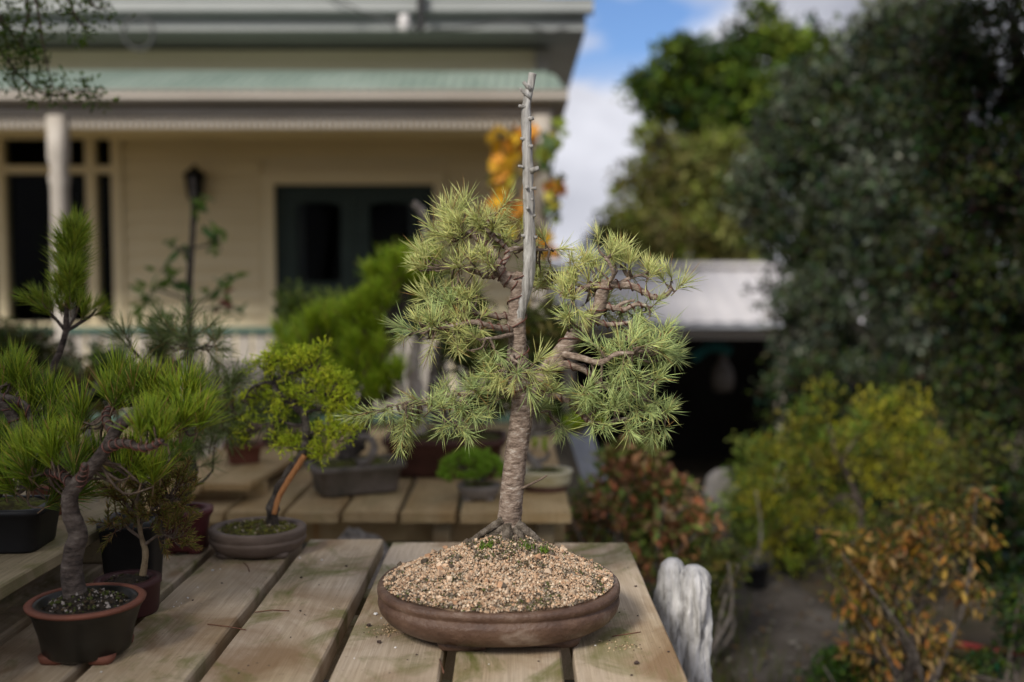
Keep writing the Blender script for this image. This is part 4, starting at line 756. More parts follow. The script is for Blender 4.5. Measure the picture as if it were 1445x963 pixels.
T.tufts([(662, 318, 46, 22, 20), (640, 332, 22, 16, 7), (692, 308, 12, 14, 4), (715, 338, 28, 22, 12, .02), (630, 375, 42, 22, 14), (672, 378, 30, 20, 7, -.03)], mA, up=.75, outw=.6)
T.tufts([(772, 368, 24, 36, 11, .04), (760, 400, 18, 22, 5, .05)], mA, up=.2)
T.tufts([(650, 422, 50, 22, 15), (606, 464, 48, 18, 14, -.03), (655, 462, 46, 24, 14, -.04), (685, 486, 34, 14, 5, -.05)], mA + mB[:2], up=.4, outw=.75)
T.tufts([(735, 520, 34, 22, 8, -.06), (772, 545, 24, 16, 4, -.05), (700, 522, 32, 16, 5, -.03)], mA + mB, up=.3, outw=.7)
T.tufts([(556, 578, 28, 12, 6), (600, 578, 34, 18, 8), (652, 588, 28, 22, 8, -.03), (685, 560, 28, 22, 7, -.02), (630, 560, 30, 14, 5)], mB, up=.1)
T.tufts([(545, 580, 14, 10, 2), (575, 592, 26, 12, 3), (610, 566, 30, 12, 4)], mS, up=-.15, outw=1.1, curl=.2, depth=.02)
T.tufts([(853, 358, 18, 12, 4, -.02), (880, 380, 30, 14, 6), (820, 392, 34, 22, 10, .03), (800, 412, 24, 20, 7), (905, 392, 28, 14, 5), (950, 402, 12, 10, 3), (835, 420, 26, 14, 5, .02)], mA, up=.7, outw=.6)
T.tufts([(818, 446, 28, 18, 6, -.03), (880, 440, 34, 12, 6, .03), (915, 440, 20, 14, 4), (880, 460, 30, 10, 4, .02)], mA + mB, up=.2)
T.tufts([(905, 488, 44, 18, 13, -.04), (860, 512, 36, 24, 9, -.05), (928, 515, 28, 20, 7, -.02), (890, 535, 44, 24, 10, -.02), (850, 560, 34, 24, 8, -.04)], mB, up=.25)
T.tufts([(900, 572, 40, 24, 11), (865, 590, 32, 22, 8, -.02), (932, 590, 24, 18, 6), (830, 560, 24, 20, 5), (775, 590, 26, 14, 3, .06)], mB, up=.0)
T.done()
for (px, py) in ((684, 774), (768, 782), (693, 780), (744, 772)):
    c = P(px, py, 1.55); c[2] = mound(c[0], c[1]); mb = MB()
    for i in range(26): mb.add(needle_verts(c + rng.normal(size=3) * [.005, .005, .001], unit(rng.normal(size=3) * .5 + [0, 0, 1]), random.uniform(.006, .016), .0009), NF, np.array((.09, .15, .015)) * random.uniform(.6, 1.4))
    mb.build('moss_tuft', needlem, cedar, kind='stuff')

# ================================================================== OTHER BONSAI ON THE FRONT BENCH
# juniper in the round ribbed pot
jx, jy = P(364, 765, 1.97)[0], 1.97
jp = [(.80, 0), (.88, .005), (.95, .014), (.985, .021), (1.0, .024), (.985, .027), (.975, .029), (.985, .031), (1.0, .036), (1.0, .043), (.985, .046)]
jun = potted('juniper_bonsai', 'bright yellow-green juniper bonsai with dark slanting trunk, orange stripped side and round ribbed pot', jx, jy, BZ, [(r * .98, z) for r, z in jp], greybrown, .0985, .088, 2, 0, soil=(.86, 1.12), soilm_=mossm, feet=(.022, .014), seg=64)
soil_bits(jun, jx, jy, BZ + .05, .08, .07, 900, .0022, lambda r_, x, y: random.choice(((.12, .12, .02), (.16, .15, .03), (.06, .05, .02), (.1, .075, .03), (.3, .25, .18))), 'moss_bits', lambda r_, x, y: BZ + .0455 + .012 * (1 - r_ * r_))
J = Plant(jun, 1.97, darkbark)
J.limb([(385, 752), (384, 728), (388, 705), (398, 684), (411, 664), (424, 645), (431, 625), (432, 600), (425, 582), (412, 570), (392, 555), (388, 540)], .0125, .006, 'trunk', 18, .22)
sp = smooth([P(a, b, 1.955) for a, b in ((384, 726), (390, 704), (401, 683), (414, 663), (427, 643))], 8) + np.array([.004, 0, 0]); MB().tube(sp, np.linspace(.0052, .0062, len(sp)), 12, bumpf=lambda x, t, a: 1 + .1 * fbm(x, 90)).build('stripped_wood', strippedm, jun)
for q in ([(412, 570), (425, 560), (440, 552), (460, 560), (480, 572)], [(390, 545), (375, 540), (355, 548), (345, 565)], [(388, 540), (400, 530), (420, 525), (445, 520)], [(431, 615), (445, 610), (460, 615), (475, 620)], [(432, 600), (415, 600), (395, 595), (370, 600)], [(388, 540), (380, 525), (385, 510)], [(425, 582), (440, 580), (470, 575), (490, 580)], [(428, 635), (440, 640), (450, 645)]): J.limb(q, .0045, .0016)
jc = [(.54, .62, .025), (.45, .56, .03), (.62, .66, .04), (.36, .47, .02)]; jm = [spray_mesh('foliage_spray', 7, .0075, .0010, jc, .020) for _ in range(5)]
J.tufts([(408, 505, 36, 14, 34), (375, 520, 25, 14, 14), (445, 500, 20, 12, 14), (440, 530, 40, 12, 20), (475, 548, 26, 20, 26), (420, 560, 46, 14, 26), (480, 575, 24, 16, 22), (360, 560, 26, 18, 18, .03), (352, 600, 24, 18, 16, .03), (340, 615, 16, 12, 8, .03), (395, 590, 18, 10, 8), (405, 622, 26, 14, 16), (470, 610, 30, 16, 22), (448, 640, 20, 14, 12), (425, 630, 16, 10, 8), (495, 600, 12, 20, 8)], jm, 'foliage_spray', up=.9, outw=.4, tw_r=.0009)
J.done()

# pine in the dark pot with the terracotta rim, front left
px_, py__ = P(122, 860, 1.425)[0], 1.425
pine = potted('pine_bonsai', 'grass green pine bonsai with fat scarred trunk in a dark pot with terracotta rim', px_, py__, BZ, [(.70, 0), (.76, .004), (.82, .03), (.93, .06), (1.0, .068), (1.0, .074)], darkglaze, .080, .078, 2, 0, soil=(.82, 1.1), soilm_=soilm, feet=(.018, .014, terracotta), seg=60, rim=terracotta)
soil_bits(pine, px_, py__, 0, .06, .058, 500, .0022, lambda r_, x, y: random.choice(((.05, .06, .015), (.03, .025, .015), (.07, .05, .03), (.25, .22, .2))), 'moss_bits', lambda r_, x, y: BZ + .071 + .018 * (1 - r_ * r_))
pinebark = mat('pine_bark', [(0.02, 0.015, 0.012), (0.08, 0.06, 0.05), (0.16, 0.13, 0.11)], (50, 50, 90), 6, .85, .9, (110, 110, 200))
Q = Plant(pine, 1.43, pinebark)
Q.limb([(108, 852), (104, 828), (101, 805), (105, 775), (110, 752), (100, 725), (99, 700), (110, 682), (128, 662), (148, 635), (163, 610), (178, 592), (200, 590)], .0175, .007, 'trunk', 24, .045, pw=.8)
for q in ([(106, 690), (85, 670, .02), (60, 668, .05), (35, 690, .08)], [(112, 682), (118, 668, -.03), (120, 655, -.05)], [(150, 632), (175, 625, -.04), (205, 632, -.06), (230, 622, -.07)], [(170, 600), (200, 590), (235, 600), (260, 605)], [(185, 592), (215, 575, .04), (240, 570, .06), (262, 575, .06)], [(160, 612), (150, 590, .05), (160, 575, .07), (195, 570, .08)]): Q.limb(q, .007, .003, wire=.016)
pc = [(.17, .26, .012), (.22, .29, .016), (.14, .22, .012), (.27, .3, .02)]; pcd = [(.09, .15, .01), (.12, .18, .012), (.08, .13, .01)]
pm_ = [tuft_mesh('needle_tuft', 66, .062, .00065, 8, 58, .018, pc, .03, .06) for _ in range(4)]; pmd = [tuft_mesh('needle_tuft', 62, .058, .00065, 10, 64, .016, pcd, .05, .06) for _ in range(3)]
Q.tufts([(105, 655, 46, 22, 6, .02), (62, 668, 36, 20, 6, .03), (30, 692, 26, 18, 5, .06), (215, 618, 28, 18, 6, -.06), (265, 603, 26, 16, 7), (250, 572, 34, 16, 8, .05), (190, 560, 34, 16, 7, .07), (160, 575, 22, 14, 4, .06), (95, 610, 40, 18, 6, .08), (195, 672, 40, 22, 8, .05)], pm_ + pmd[:1], up=1.0, outw=.4, curl=.25, sc=(.75, 1.12))
Q.tufts([(60, 700, 50, 22, 9, .06), (150, 650, 40, 20, 6, .08), (20, 650, 30, 26, 6, .1)], pmd, up=.9, outw=.4); Q.done()

# little spruce in the small maroon pot
sx_, sy_ = P(181, 825, 1.61)[0], 1.61
spr = potted('spruce_bonsai', 'small brownish green spruce with a thin pale stem in a little maroon pot', sx_, sy_, BZ, [(.86, 0), (.9, .004), (.96, .046), (1.0, .048), (1.0, .056)], maroon, .0525, .0525, 2, 0, soil=(.86, 1.05), soilm_=soilm, seg=44)
soil_bits(spr, sx_, sy_, 0, .042, .042, 260, .002, lambda *a: random.choice(((.04, .03, .02), (.07, .055, .04), (.12, .1, .08), (.05, .05, .015))), 'soil_crumbs', lambda r_, x, y: BZ + .052)
U = Plant(spr, 1.61, mat('pale_stem', [(.12, .08, .045), (.3, .23, .14)], (60, 60, 60), 4, .8, .4))
U.limb([(201, 812), (204, 796), (205, 778), (200, 760), (196, 735), (192, 705)], .0058, .003, 'trunk', 12, .15)
for q in ([(200, 760), (180, 745), (165, 725)], [(203, 770), (225, 755), (245, 760)], [(197, 740), (215, 720), (240, 705)], [(196, 730), (178, 712), (170, 690)], [(192, 708), (200, 690), (215, 675)]): U.limb(q, .003, .0012, m=twigm)
um = [tuft_mesh('needle_tuft', 44, .014, .0006, 30, 75, .03, [(.17, .16, .025), (.22, .18, .035), (.13, .15, .02), (.18, .1, .035)], .05, .12, (.1, .05, .03)) for _ in range(4)]
U.tufts([(175, 735, 26, 24, 20), (200, 705, 40, 30, 44), (240, 705, 24, 26, 26), (232, 745, 26, 20, 20), (170, 690, 22, 20, 16), (215, 675, 30, 18, 20), (250, 768, 10, 10, 5), (255, 680, 14, 14, 8)], um, up=.6, outw=.9, tw_r=.0008); U.done()

# black square nursery pot with a dark shrub
kx, ky = P(188, 760, 1.75)[0], 1.75
nur = potted('nursery_pot', 'tall black square plastic pot behind the little maroon pot', kx, ky, BZ, [(.78, 0), (.8, .004), (.96, .108), (1.02, .11), (1.02, .122)], blackpl, .05, .05, 9, R(4), soil=(.9, .95), cat='potted plant', seg=48)
K = Plant(nur, 1.79, darkbark); K.limb([(190, 722), (194, 690), (200, 660), (205, 630)], .004, .002, 'trunk'); K.limb([(196, 680), (215, 660), (230, 650)], .003, .0015)
K.tufts([(200, 660, 36, 30, 10), (235, 648, 22, 18, 5)], pmd, up=.6, sc=(.6, .8)); K.done()

# long-needled pine with grey deadwood in the burgundy pot
bx_, by_ = P(263, 745, 1.985)[0], 1.985
loose = potted('pine_bonsai', 'dark loose-needled pine bonsai with grey twisted deadwood trunk in a flared burgundy pot', bx_, by_, BZ, [(.74, 0), (.8, .006), (.78, .03), (.86, .06), (1.0, .072), (1.0, .08)], burgundy, .0535, .0535, 2, 0, soil=(.88, 1.0), soilm_=mossm, seg=48, feet=(.014, .01))
O = Plant(loose, 2.015, darkbark)
O.limb([(256, 728), (262, 700), (272, 670), (268, 640), (256, 610), (250, 585), (245, 555), (240, 535), (248, 515), (262, 505)], .0115, .005, 'trunk', 16, .25)
dws = smooth([P(a, b, 2.0) for a, b in ((250, 580), (256, 560), (259, 535), (262, 518), (256, 510))], 7); MB().tube(dws, np.linspace(.008, .004, len(dws)), 12, bumpf=lambda x, t, a: 1 + .25 * fbm(x, 80)).build('deadwood', deadm, loose)
for q in ([(240, 535), (222, 530), (205, 515), (190, 495)], [(262, 505), (275, 495), (290, 488)], [(262, 505), (262, 490), (268, 475)], [(256, 610), (285, 600), (310, 590), (330, 580)], [(262, 690), (285, 680), (300, 665)], [(250, 585), (275, 565), (300, 555)]): O.limb(q, .0045, .0018)
oc = [(.16, .21, .06), (.2, .26, .08), (.25, .31, .12), (.13, .17, .05)]
om = [tuft_mesh('needle_tuft', 46, .066, .0006, 10, 75, .035, oc, .3, .05) for _ in range(4)]
O.tufts([(270, 478, 26, 16, 9), (292, 490, 18, 14, 6), (245, 488, 16, 14, 4), (195, 498, 20, 16, 6), (215, 515, 16, 12, 4), (310, 560, 26, 26, 9), (325, 590, 22, 18, 6), (295, 620, 28, 20, 7), (270, 655, 24, 18, 5), (300, 590, 24, 18, 6)], om, up=.45, outw=.8); O.done()

# shelf at the far left
lx, ly = P(2, 765, 1.63)[0], 1.63
lp = potted('pine_bonsai', 'wired pine bonsai with twisted coiled branches in a black rectangular pot on the raised shelf', lx, ly, SZ, [(.84, 0), (.86, .004), (.96, .06), (1.03, .062), (1.03, .071)], blackpl, .085, .06, 9, R(3), soil=(.9, 1.1), soilm_=mossm, seg=48)
A = Plant(lp, 1.63, pinebark); A.limb([(-25, 730), (-5, 690), (12, 650), (28, 622), (22, 595), (8, 575), (-10, 560)], .012, .008, 'trunk', 14, .2, wire=.03)
A.limb([(-20, 560), (8, 562), (32, 570), (42, 588), (44, 605)], .0075, .004, wire=.022); A.limb([(22, 600), (48, 590, .03), (70, 575, .05), (88, 570, .06)], .006, .003, wire=.02); A.limb([(12, 648), (-10, 620), (-40, 600)], .006, .003)
A.tufts([(20, 545, 34, 14, 7, .05), (62, 572, 24, 14, 6, .04), (80, 598, 24, 14, 5, .03), (-20, 560, 30, 20, 6, .04), (25, 640, 34, 26, 6, .04), (48, 612, 22, 14, 4), (-20, 640, 30, 20, 5)], pm_ + pmd, up=1.0, outw=.4, curl=.25, sc=(.85, 1.1)); A.done()
cxp, cyp = P(78, 712, 1.87)[0], 1.87
can = potted('pine_bonsai', 'young pine with one tall bottlebrush shoot on a curved bare stem in a terracotta pot', cxp, cyp, SZ, [(.72, 0), (.76, .005), (.92, .048), (1.0, .05), (1.0, .06)], terracotta, .048, .048, 2, 0, soil=(.9, 1.0), seg=40)
B = Plant(can, 1.87, pinebark); B.limb([(76, 690), (66, 650), (55, 610), (52, 575), (60, 548), (74, 520), (86, 492), (93, 468)], .0075, .0055, 'trunk', 16, .1)
B.limb([(93, 470), (94, 440), (96, 400), (100, 360), (104, 325)], .0055, .003, 'shoot'); B.limb([(93, 468), (80, 452), (66, 438), (52, 428)], .0035, .002, 'shoot'); B.limb([(93, 468), (110, 458), (126, 448), (136, 436)], .0035, .002, 'shoot'); B.limb([(93, 468), (104, 450), (112, 430)], .003, .002, 'shoot')
bc = [(.15, .22, .014), (.2, .28, .018), (.27, .31, .025), (.11, .17, .012)]
bmn = [tuft_mesh('needle_tuft', 64, .052, .0006, 12, 50, .03, bc, .0, .02) for _ in range(4)]
for i in range(46):
    t = i / 45; c = P(96 + 8 * t + random.gauss(0, 3), 428 - 92 * t, 1.87 + random.gauss(0, .008)); put('needle_tuft', random.choice(bmn), can, c, unit((random.gauss(0, .36), random.gauss(0, .36), 1)), random.uniform(.8, 1.0), random.random() * 6)
for (px, py, ax) in ((56, 430, (-.7, 0, .9)), (48, 432, (-1, -.2, .5)), (64, 436, (-.5, -.3, 1)), (72, 442, (-.4, .3, 1)), (84, 440, (-.1, -.4, 1)), (100, 440, (.1, -.3, 1)), (112, 436, (.3, .2, 1)), (122, 442, (.6, -.3, .9)), (132, 440, (.9, 0, .7)), (138, 446, (1.1, -.1, .4)), (118, 452, (.7, -.4, .6)), (70, 448, (-.6, -.5, .7)), (92, 446, (0, -.6, .8)), (104, 430, (.2, 0, 1))): put('needle_tuft', random.choice(bmn), can, P(94 + (px - 94) * .85, py, 1.87 + random.gauss(0, .02)), unit((ax[0] * .75, ax[1], ax[2])), random.uniform(.62, .82), random.random() * 6)
B.done()
gx, gy = P(128, 640, 2.3)[0], 2.3
gn = potted('gnarled_bonsai', 'dark gnarled bonsai with grey peeling branches beyond the tall bottlebrush pine', gx, gy, SZ, [(.8, 0), (.86, .005), (.97, .04), (1.0, .048)], blackpl, .09, .06, 2, 0, soil=(.9, 1.1), soilm_=mossm, seg=40)
E = Plant(gn, 2.3, greybark); E.limb([(128, 630), (120, 600), (105, 580), (112, 565), (130, 555), (138, 540)], .011, .005, 'trunk', 14, .3); E.limb([(112, 572), (95, 575), (80, 565), (72, 552)], .006, .003, bumps=.3); E.limb([(132, 552), (150, 548), (160, 560)], .005, .002, bumps=.3); E.limb([(110, 580), (90, 598), (75, 605)], .005, .002)
E.tufts([(105, 545, 24, 14, 8), (140, 535, 22, 14, 7), (80, 545, 20, 14, 6), (165, 555, 18, 14, 6), (120, 590, 30, 16, 8), (150, 590, 20, 20, 6)], um + om[:1], up=.6, sc=(.8, 1.2)); E.done()
# ================================================================== BONSAI ON THE GOLDEN BENCH
gc = [(.32, .47, .02), (.38, .52, .025), (.25, .4, .018), (.45, .54, .03)]
gmn = [tuft_mesh('needle_tuft', 44, .085, .0015, 5, 60, .03, gc, .0, .03) for _ in range(4)]
gdn = [tuft_mesh('needle_tuft', 40, .085, .0015, 8, 65, .03, [(.08, .13, .012), (.11, .17, .015), (.06, .1, .012)], .0, .03) for _ in range(3)]
ox, oy = P(502, 690, 3.17)[0], 3.17
big = potted('pine_bonsai', 'large blurred bright green pine bonsai with stacked foliage pads in an olive-grey rectangular pot', ox, oy, LZ, [(.86, 0), (.88, .006), (.94, .068), (1.06, .076), (1.06, .092)], olivepot, .142, .085, 9, R(24), soil=(.86, 1.15), soilm_=mossm, seg=64, feet=(.025, .02))
soil_bits(big, ox, oy, 0, .11, .06, 240, .006, lambda *a: random.choice(((.3, .25, .18), (.2, .17, .13), (.1, .1, .03), (.4, .36, .3))), 'gravel', lambda r_, x, y: LZ + .09 + .015 * (1 - r_ * r_))
H = Plant(big, 3.17, darkbark)
H.limb([(488, 662), (492, 640), (505, 620), (512, 590), (518, 560), (530, 520), (545, 480), (560, 440), (572, 405), (580, 370)], .034, .012, 'trunk', 16, .25)
hs = smooth([P(a, b, 3.1) for a, b in ((505, 655), (520, 650), (528, 632), (520, 618), (506, 618))], 7); MB().tube(hs, np.linspace(.014, .01, len(hs)), 10, bumpf=lambda x, t, a: 1 + .3 * fbm(x, 40)).build('root', greybark, big)
ds = smooth([P(a, b, 3.24) for a, b in ((590, 372), (600, 345), (601, 318), (594, 297), (582, 287))], 7); MB().tube(ds, np.linspace(.018, .013, len(ds)), 10, bumpf=lambda x, t, a: 1 + .25 * fbm(x, 30)).build('deadwood', greybark, big)
for q in ([(530, 520), (490, 500), (450, 490), (420, 480)], [(545, 480), (520, 455), (505, 440)], [(560, 440), (550, 400), (545, 375)], [(518, 560), (545, 560), (565, 555)], [(515, 575), (480, 560), (450, 560)]): H.limb(q, .014, .006)
H.tufts([(556, 400, 36, 22, 22, -.07), (580, 382, 24, 12, 8, -.05), (540, 430, 26, 20, 12, -.1), (575, 415, 24, 26, 10, .05), (515, 455, 26, 20, 15, -.08), (435, 495, 42, 26, 20, .05), (490, 505, 36, 22, 14, .04), (540, 495, 26, 20, 10, .04), (545, 545, 26, 26, 16, -.06), (515, 500, 34, 30, 14, -.1), (465, 525, 40, 26, 14, .06), (475, 470, 44, 22, 16, -.05), (425, 520, 36, 28, 14, -.04), (480, 545, 44, 24, 14, -.08), (415, 505, 22, 22, 8, .05), (510, 540, 30, 30, 10, .07)], gmn, up=1.0, outw=.35, curl=.2, sc=(.8, 1.05))
H.tufts([(560, 430, 30, 20, 6, .08), (500, 575, 40, 20, 10, .08), (600, 400, 20, 30, 6, .1)], gdn, up=.8, outw=.4); H.done()
# wide chocolate pot with pale trunks behind the cedar
wx, wy = P(630, 660, 3.48)[0], 3.48
wide = potted('elm_bonsai', 'wide chocolate rectangular pot with two pale trunks, mostly hidden behind the cedar', wx, wy, LZ, [(.88, 0), (.9, .006), (.96, .1), (1.04, .108), (1.04, .13)], chocpot, .205, .12, 10, R(-3), soil=(.86, 1.1), soilm_=mossm, seg=64, feet=(.03, .02))
Wd = Plant(wide, 3.48, mat('pale_bark', [(.25, .2, .16), (.48, .41, .35), (.58, .52, .46)], (20, 20, 12), 5, .85, .6))
Wd.limb([(592, 625), (590, 590), (588, 555), (582, 520), (590, 480)], .03, .018, 'trunk', 14, .2); Wd.limb([(640, 625), (622, 590), (615, 550), (618, 510), (630, 470)], .036, .02, 'trunk', 14, .2, m=greybark)
Wd.limb([(590, 480), (620, 450), (660, 440)], .014, .006, m=greybark); Wd.limb([(630, 470), (670, 480), (700, 500)], .014, .006, m=greybark)
c = np.concatenate([ell_points(n, P(a, b, 3.5), np.array([rx, (rx + ry) / 2, ry]) * 3.5 / F, .3) for a, b, rx, ry, n in ((690, 500, 70, 36, 60), (640, 440, 60, 34, 50), (760, 470, 60, 40, 40), (700, 570, 60, 20, 20))])
V, cl = leaf_cloud(c, .055, 26, .035, .018, [(.1, .13, .03), (.16, .18, .04), (.07, .09, .03), (.2, .17, .05)]); foliage(wide, V, cl); Wd.done()
# green dome in the round grey pot
mx_, my_ = P(676, 700, 3.06)[0], 3.06
dome = potted('dome_bonsai', 'small bright green dome-shaped bonsai in a shallow round grey pot', mx_, my_, LZ, [(.72, 0), (.8, .005), (.94, .02), (1.0, .034), (1.0, .042)], greypot, .068, .062, 2, 0, soil=(.86, 1.2), soilm_=mossm, seg=44, feet=(.016, .012))
D = Plant(dome, 3.06, darkbark); D.limb([(676, 696), (678, 685), (674, 675), (668, 665)], .016, .009, 'trunk', 12, .25); D.limb([(676, 680), (690, 668), (700, 660)], .008, .004); D.limb([(670, 668), (650, 660), (640, 655)], .008, .004)
dm_ = [tuft_mesh('needle_tuft', 34, .02, .0011, 10, 90, .01, [(.2, .36, .02), (.26, .42, .03), (.15, .28, .018)], 0, .0) for _ in range(4)]
for i in range(150):
    g = rng.normal(size=3); g /= np.linalg.norm(g); g[2] = abs(g[2]) * 1.0 - .25; c = P(667, 664, 3.06) + g * np.array([.086, .075, .062]); put('needle_tuft', random.choice(dm_), dome, c, unit(g + np.array([0, 0, .5]) + rng.normal(size=3) * .25), random.uniform(.8, 1.3), random.random() * 6)
D.done()
# cream glazed pot
qx, qy = P(770, 690, 3.20)[0], 3.20
crm = potted('pine_bonsai', 'small twisted-trunk pine bonsai in a cream glazed oval pot, right end of the golden bench', qx, qy, LZ, [(.8, .016), (.9, .022), (.96, .042), (.93, .05), (1.0, .058), (1.02, .066)], creampot, .086, .068, 2.2, 0, soil=(.84, 1.1), soilm_=mossm, seg=52)
MB().lathe([(.72, LZ), (.8, LZ + .003), (.845, LZ + .0165)], qx, qy, .086, .068, 2.2, 0, 52).build('unglazed_base', chocpot, crm)
I = Plant(crm, 3.2, greybark); I.limb([(763, 672), (757, 655), (745, 645), (737, 630), (746, 615), (754, 600), (752, 585)], .017, .009, 'trunk', 12, .25); I.limb([(746, 615), (775, 612), (800, 605)], .008, .004); I.limb([(757, 652), (770, 648), (775, 640)], .01, .006)
I.tufts([(800, 598, 42, 14, 26), (760, 585, 26, 14, 12), (830, 606, 20, 10, 8), (765, 640, 16, 10, 3)], gmn[:2] + gdn, up=1.0, outw=.3, sc=(.4, .55)); I.done()
# terracotta pot on the step
rx_, ry_ = P(344, 645, 3.34)[0], 3.34
ter = potted('juniper_bonsai', 'small juniper bush in an angular terracotta pot standing on the raised boards', rx_, ry_, TZ, [(.78, 0), (.8, .006), (.92, .05), (1.06, .053), (1.06, .066)], terracotta, .062, .055, 5, R(20), soil=(.88, 1.1), soilm_=mossm, seg=48)
Jt = Plant(ter, 3.34, darkbark); Jt.limb([(344, 628), (348, 610), (340, 590), (345, 565)], .01, .005, 'trunk'); jm2 = [spray_mesh('foliage_spray', 9, .013, .002, [(.2, .26, .02), (.16, .22, .02), (.25, .3, .03)], .032) for _ in range(3)]
Jt.tufts([(345, 598, 28, 18, 22), (355, 570, 22, 16, 12), (328, 575, 16, 14, 8)], jm2, 'foliage_spray', up=.8, outw=.4); Jt.done()
nx_, ny_ = P(412, 645, 3.75)[0], 3.75
nr_ = potted('shrub_bonsai', 'low brown rectangular pot with a leafy shrub behind the terracotta pot', nx_, ny_, LZ, [(.9, 0), (.92, .006), (1.0, .07), (1.05, .08)], chocpot, .11, .08, 9, 0, soil=(.88, 1.1), seg=44)
Ns = Plant(nr_, 3.75, greybark); Ns.limb([(412, 630), (408, 600), (418, 570), (410, 540)], .014, .006, 'trunk')
c = ell_points(60, P(410, 560, 3.75), (.15, .12, .16), .2); V, cl = leaf_cloud(c, .05, 22, .03, .015, [(.09, .13, .025), (.13, .18, .03), (.06, .09, .02)]); foliage(nr_, V, cl); Ns.done()

# ================================================================== GARDEN ON THE LEFT, BEFORE THE HOUSE
def shrub(name, label, px, py0, Y, ells, cols, L, wd, clump, per, nper, stems=4, bark=greybark, cat='shrub', group=None, up=.4, tint=.25, droop=0):
    b = P(px, py0, Y); base = (b[0], b[1], terrain(b[0], b[1])); lim = []
    for i in range(stems):
        e = ells[i % len(ells)]; top = P(e[0] + random.uniform(-.4, .4) * e[2], e[1] - .2 * e[3], Y + random.uniform(-.1, .1)); b0 = np.array(base) + rng.normal(size=3) * [.04, .04, 0]
        lim.append(([tuple(b0), tuple((b0 * .6 + top * .4) + rng.normal(size=3) * .05), tuple(top)], .016, .004))
    return tree(name, label, cat, base, lim, ells, Y, cols, L, wd, clump, per, nper, group, up, droop, .25, bark, tint, world=True)
shrub('clipped_hedge', 'dark clipped shrub at the left below the black windows', 40, 700, 4.6, [(30, 490, 55, 36), (0, 520, 50, 40), (70, 520, 40, 36), (20, 560, 80, 40)], [(.035, .05, .012), (.05, .06, .015), (.07, .06, .02)], .035, .016, .07, 34, 22)
shrub('leafy_shrub', 'mid green leafy shrub before the veranda pickets, right of the clipped shrub', 160, 700, 4.9, [(150, 520, 40, 34), (190, 545, 50, 34), (110, 560, 50, 40), (215, 570, 40, 30)], [(.06, .1, .02), (.09, .14, .025), (.05, .07, .02)], .045, .02, .08, 26, 20)
shrub('golden_shrub', 'olive and gold shrub showing through the loose-needled pine', 235, 700, 5.2, [(225, 485, 26, 18), (250, 520, 40, 30), (300, 590, 50, 40), (270, 560, 40, 30)], [(.16, .13, .04), (.1, .11, .03), (.2, .15, .06)], .04, .016, .07, 22, 16)
shrub('round_leaf_shrub', 'yellow-green shrub below the green double door, behind the large bright pine', 430, 700, 4.4, [(430, 440, 34, 24), (410, 425, 14, 14), (480, 440, 40, 20), (450, 490, 60, 40), (520, 470, 40, 30)], [(.18, .24, .05), (.13, .18, .04), (.24, .28, .07), (.1, .14, .04)], .04, .02, .07, 26, 22)
sb = P(270, 700, 4.2); sap = thing('sapling', 'slender dark-stemmed sapling with sparse green leaves before the cream wall', 'tree', (sb[0], sb[1], 0))
stp = smooth([(sb[0], sb[1], 0), tuple(P(268, 480, 4.2)), tuple(P(266, 430, 4.2)), tuple(P(269, 370, 4.2)), tuple(P(273, 310, 4.2)), tuple(P(272, 250, 4.2))], 7); MB().tube(stp, np.linspace(.02, .009, len(stp)), 9, bumpf=lambda x, t, a: 1 + .2 * fbm(x, 30)).build('trunk', darkbark, sap)
slm = [leaf_mesh('leaf', .068, .032, c, .3) for c in ((.12, .2, .035), (.16, .25, .045), (.08, .16, .04), (.3, .12, .09))]
for q, nl in (([(269, 360), (250, 350), (240, 350)], 6), ([(271, 350), (295, 345), (305, 335), (312, 352)], 11), ([(268, 410), (245, 395), (225, 378)], 9), ([(267, 425), (240, 415), (215, 410), (205, 435)], 14), ([(268, 430), (295, 420), (315, 400), (322, 395)], 9), ([(267, 440), (300, 435), (318, 432), (340, 442)], 10), ([(268, 450), (240, 445), (215, 455), (205, 465)], 10), ([(272, 300), (276, 290), (277, 280)], 4)):
    p = smooth([P(a, b, 4.2 + random.gauss(0, .03)) for a, b in q], 6); MB().tube(p, np.linspace(.006, .002, len(p)), 6).build('branch', darkbark, sap)
    for i in range(int(nl * 1.5)): put_leaf('leaf', slm[3] if q[-1] == (340, 442) and i < 4 else random.choice(slm[:3]), sap, p[random.randrange(len(p) // 3, len(p))] + rng.normal(size=3) * .018, unit(rng.normal(size=3) + [0, 0, .1]), random.uniform(.7, 1.15))
fi = thing('picket_screen', 'pale upright boards standing behind the terracotta pot before the veranda', 'screen', (*P(320, 640, 5.6)[:2], 0))
for i, px in enumerate((292, 311, 330, 349, 368)):
    c = P(px, 500, 5.6); z1_ = P(px, 505 - (i % 2) * 4 + abs(px - 330) * .35, 5.6)[2]; m = MB(); V = [(c[0] + dx, c[1] + dy, z) for dy in (0, .02) for dx, z in ((-.034, 0), (.034, 0), (.034, z1_ - .03), (0, z1_), (-.034, z1_ - .03))]
    m.add(V, [(0, 1, 2, 3, 4), (9, 8, 7, 6, 5)] + [(k, k + 5, (k + 1) % 5 + 5, (k + 1) % 5) for k in range(5)]).build('picket', trimp, fi, smooth=False)
m = MB(); a, b = P(286, 580, 5.6), P(374, 580, 5.6); m.box(a[0], b[0], a[1] + .021, a[1] + .05, .4, .46).build('rail', trimp, fi, smooth=False)

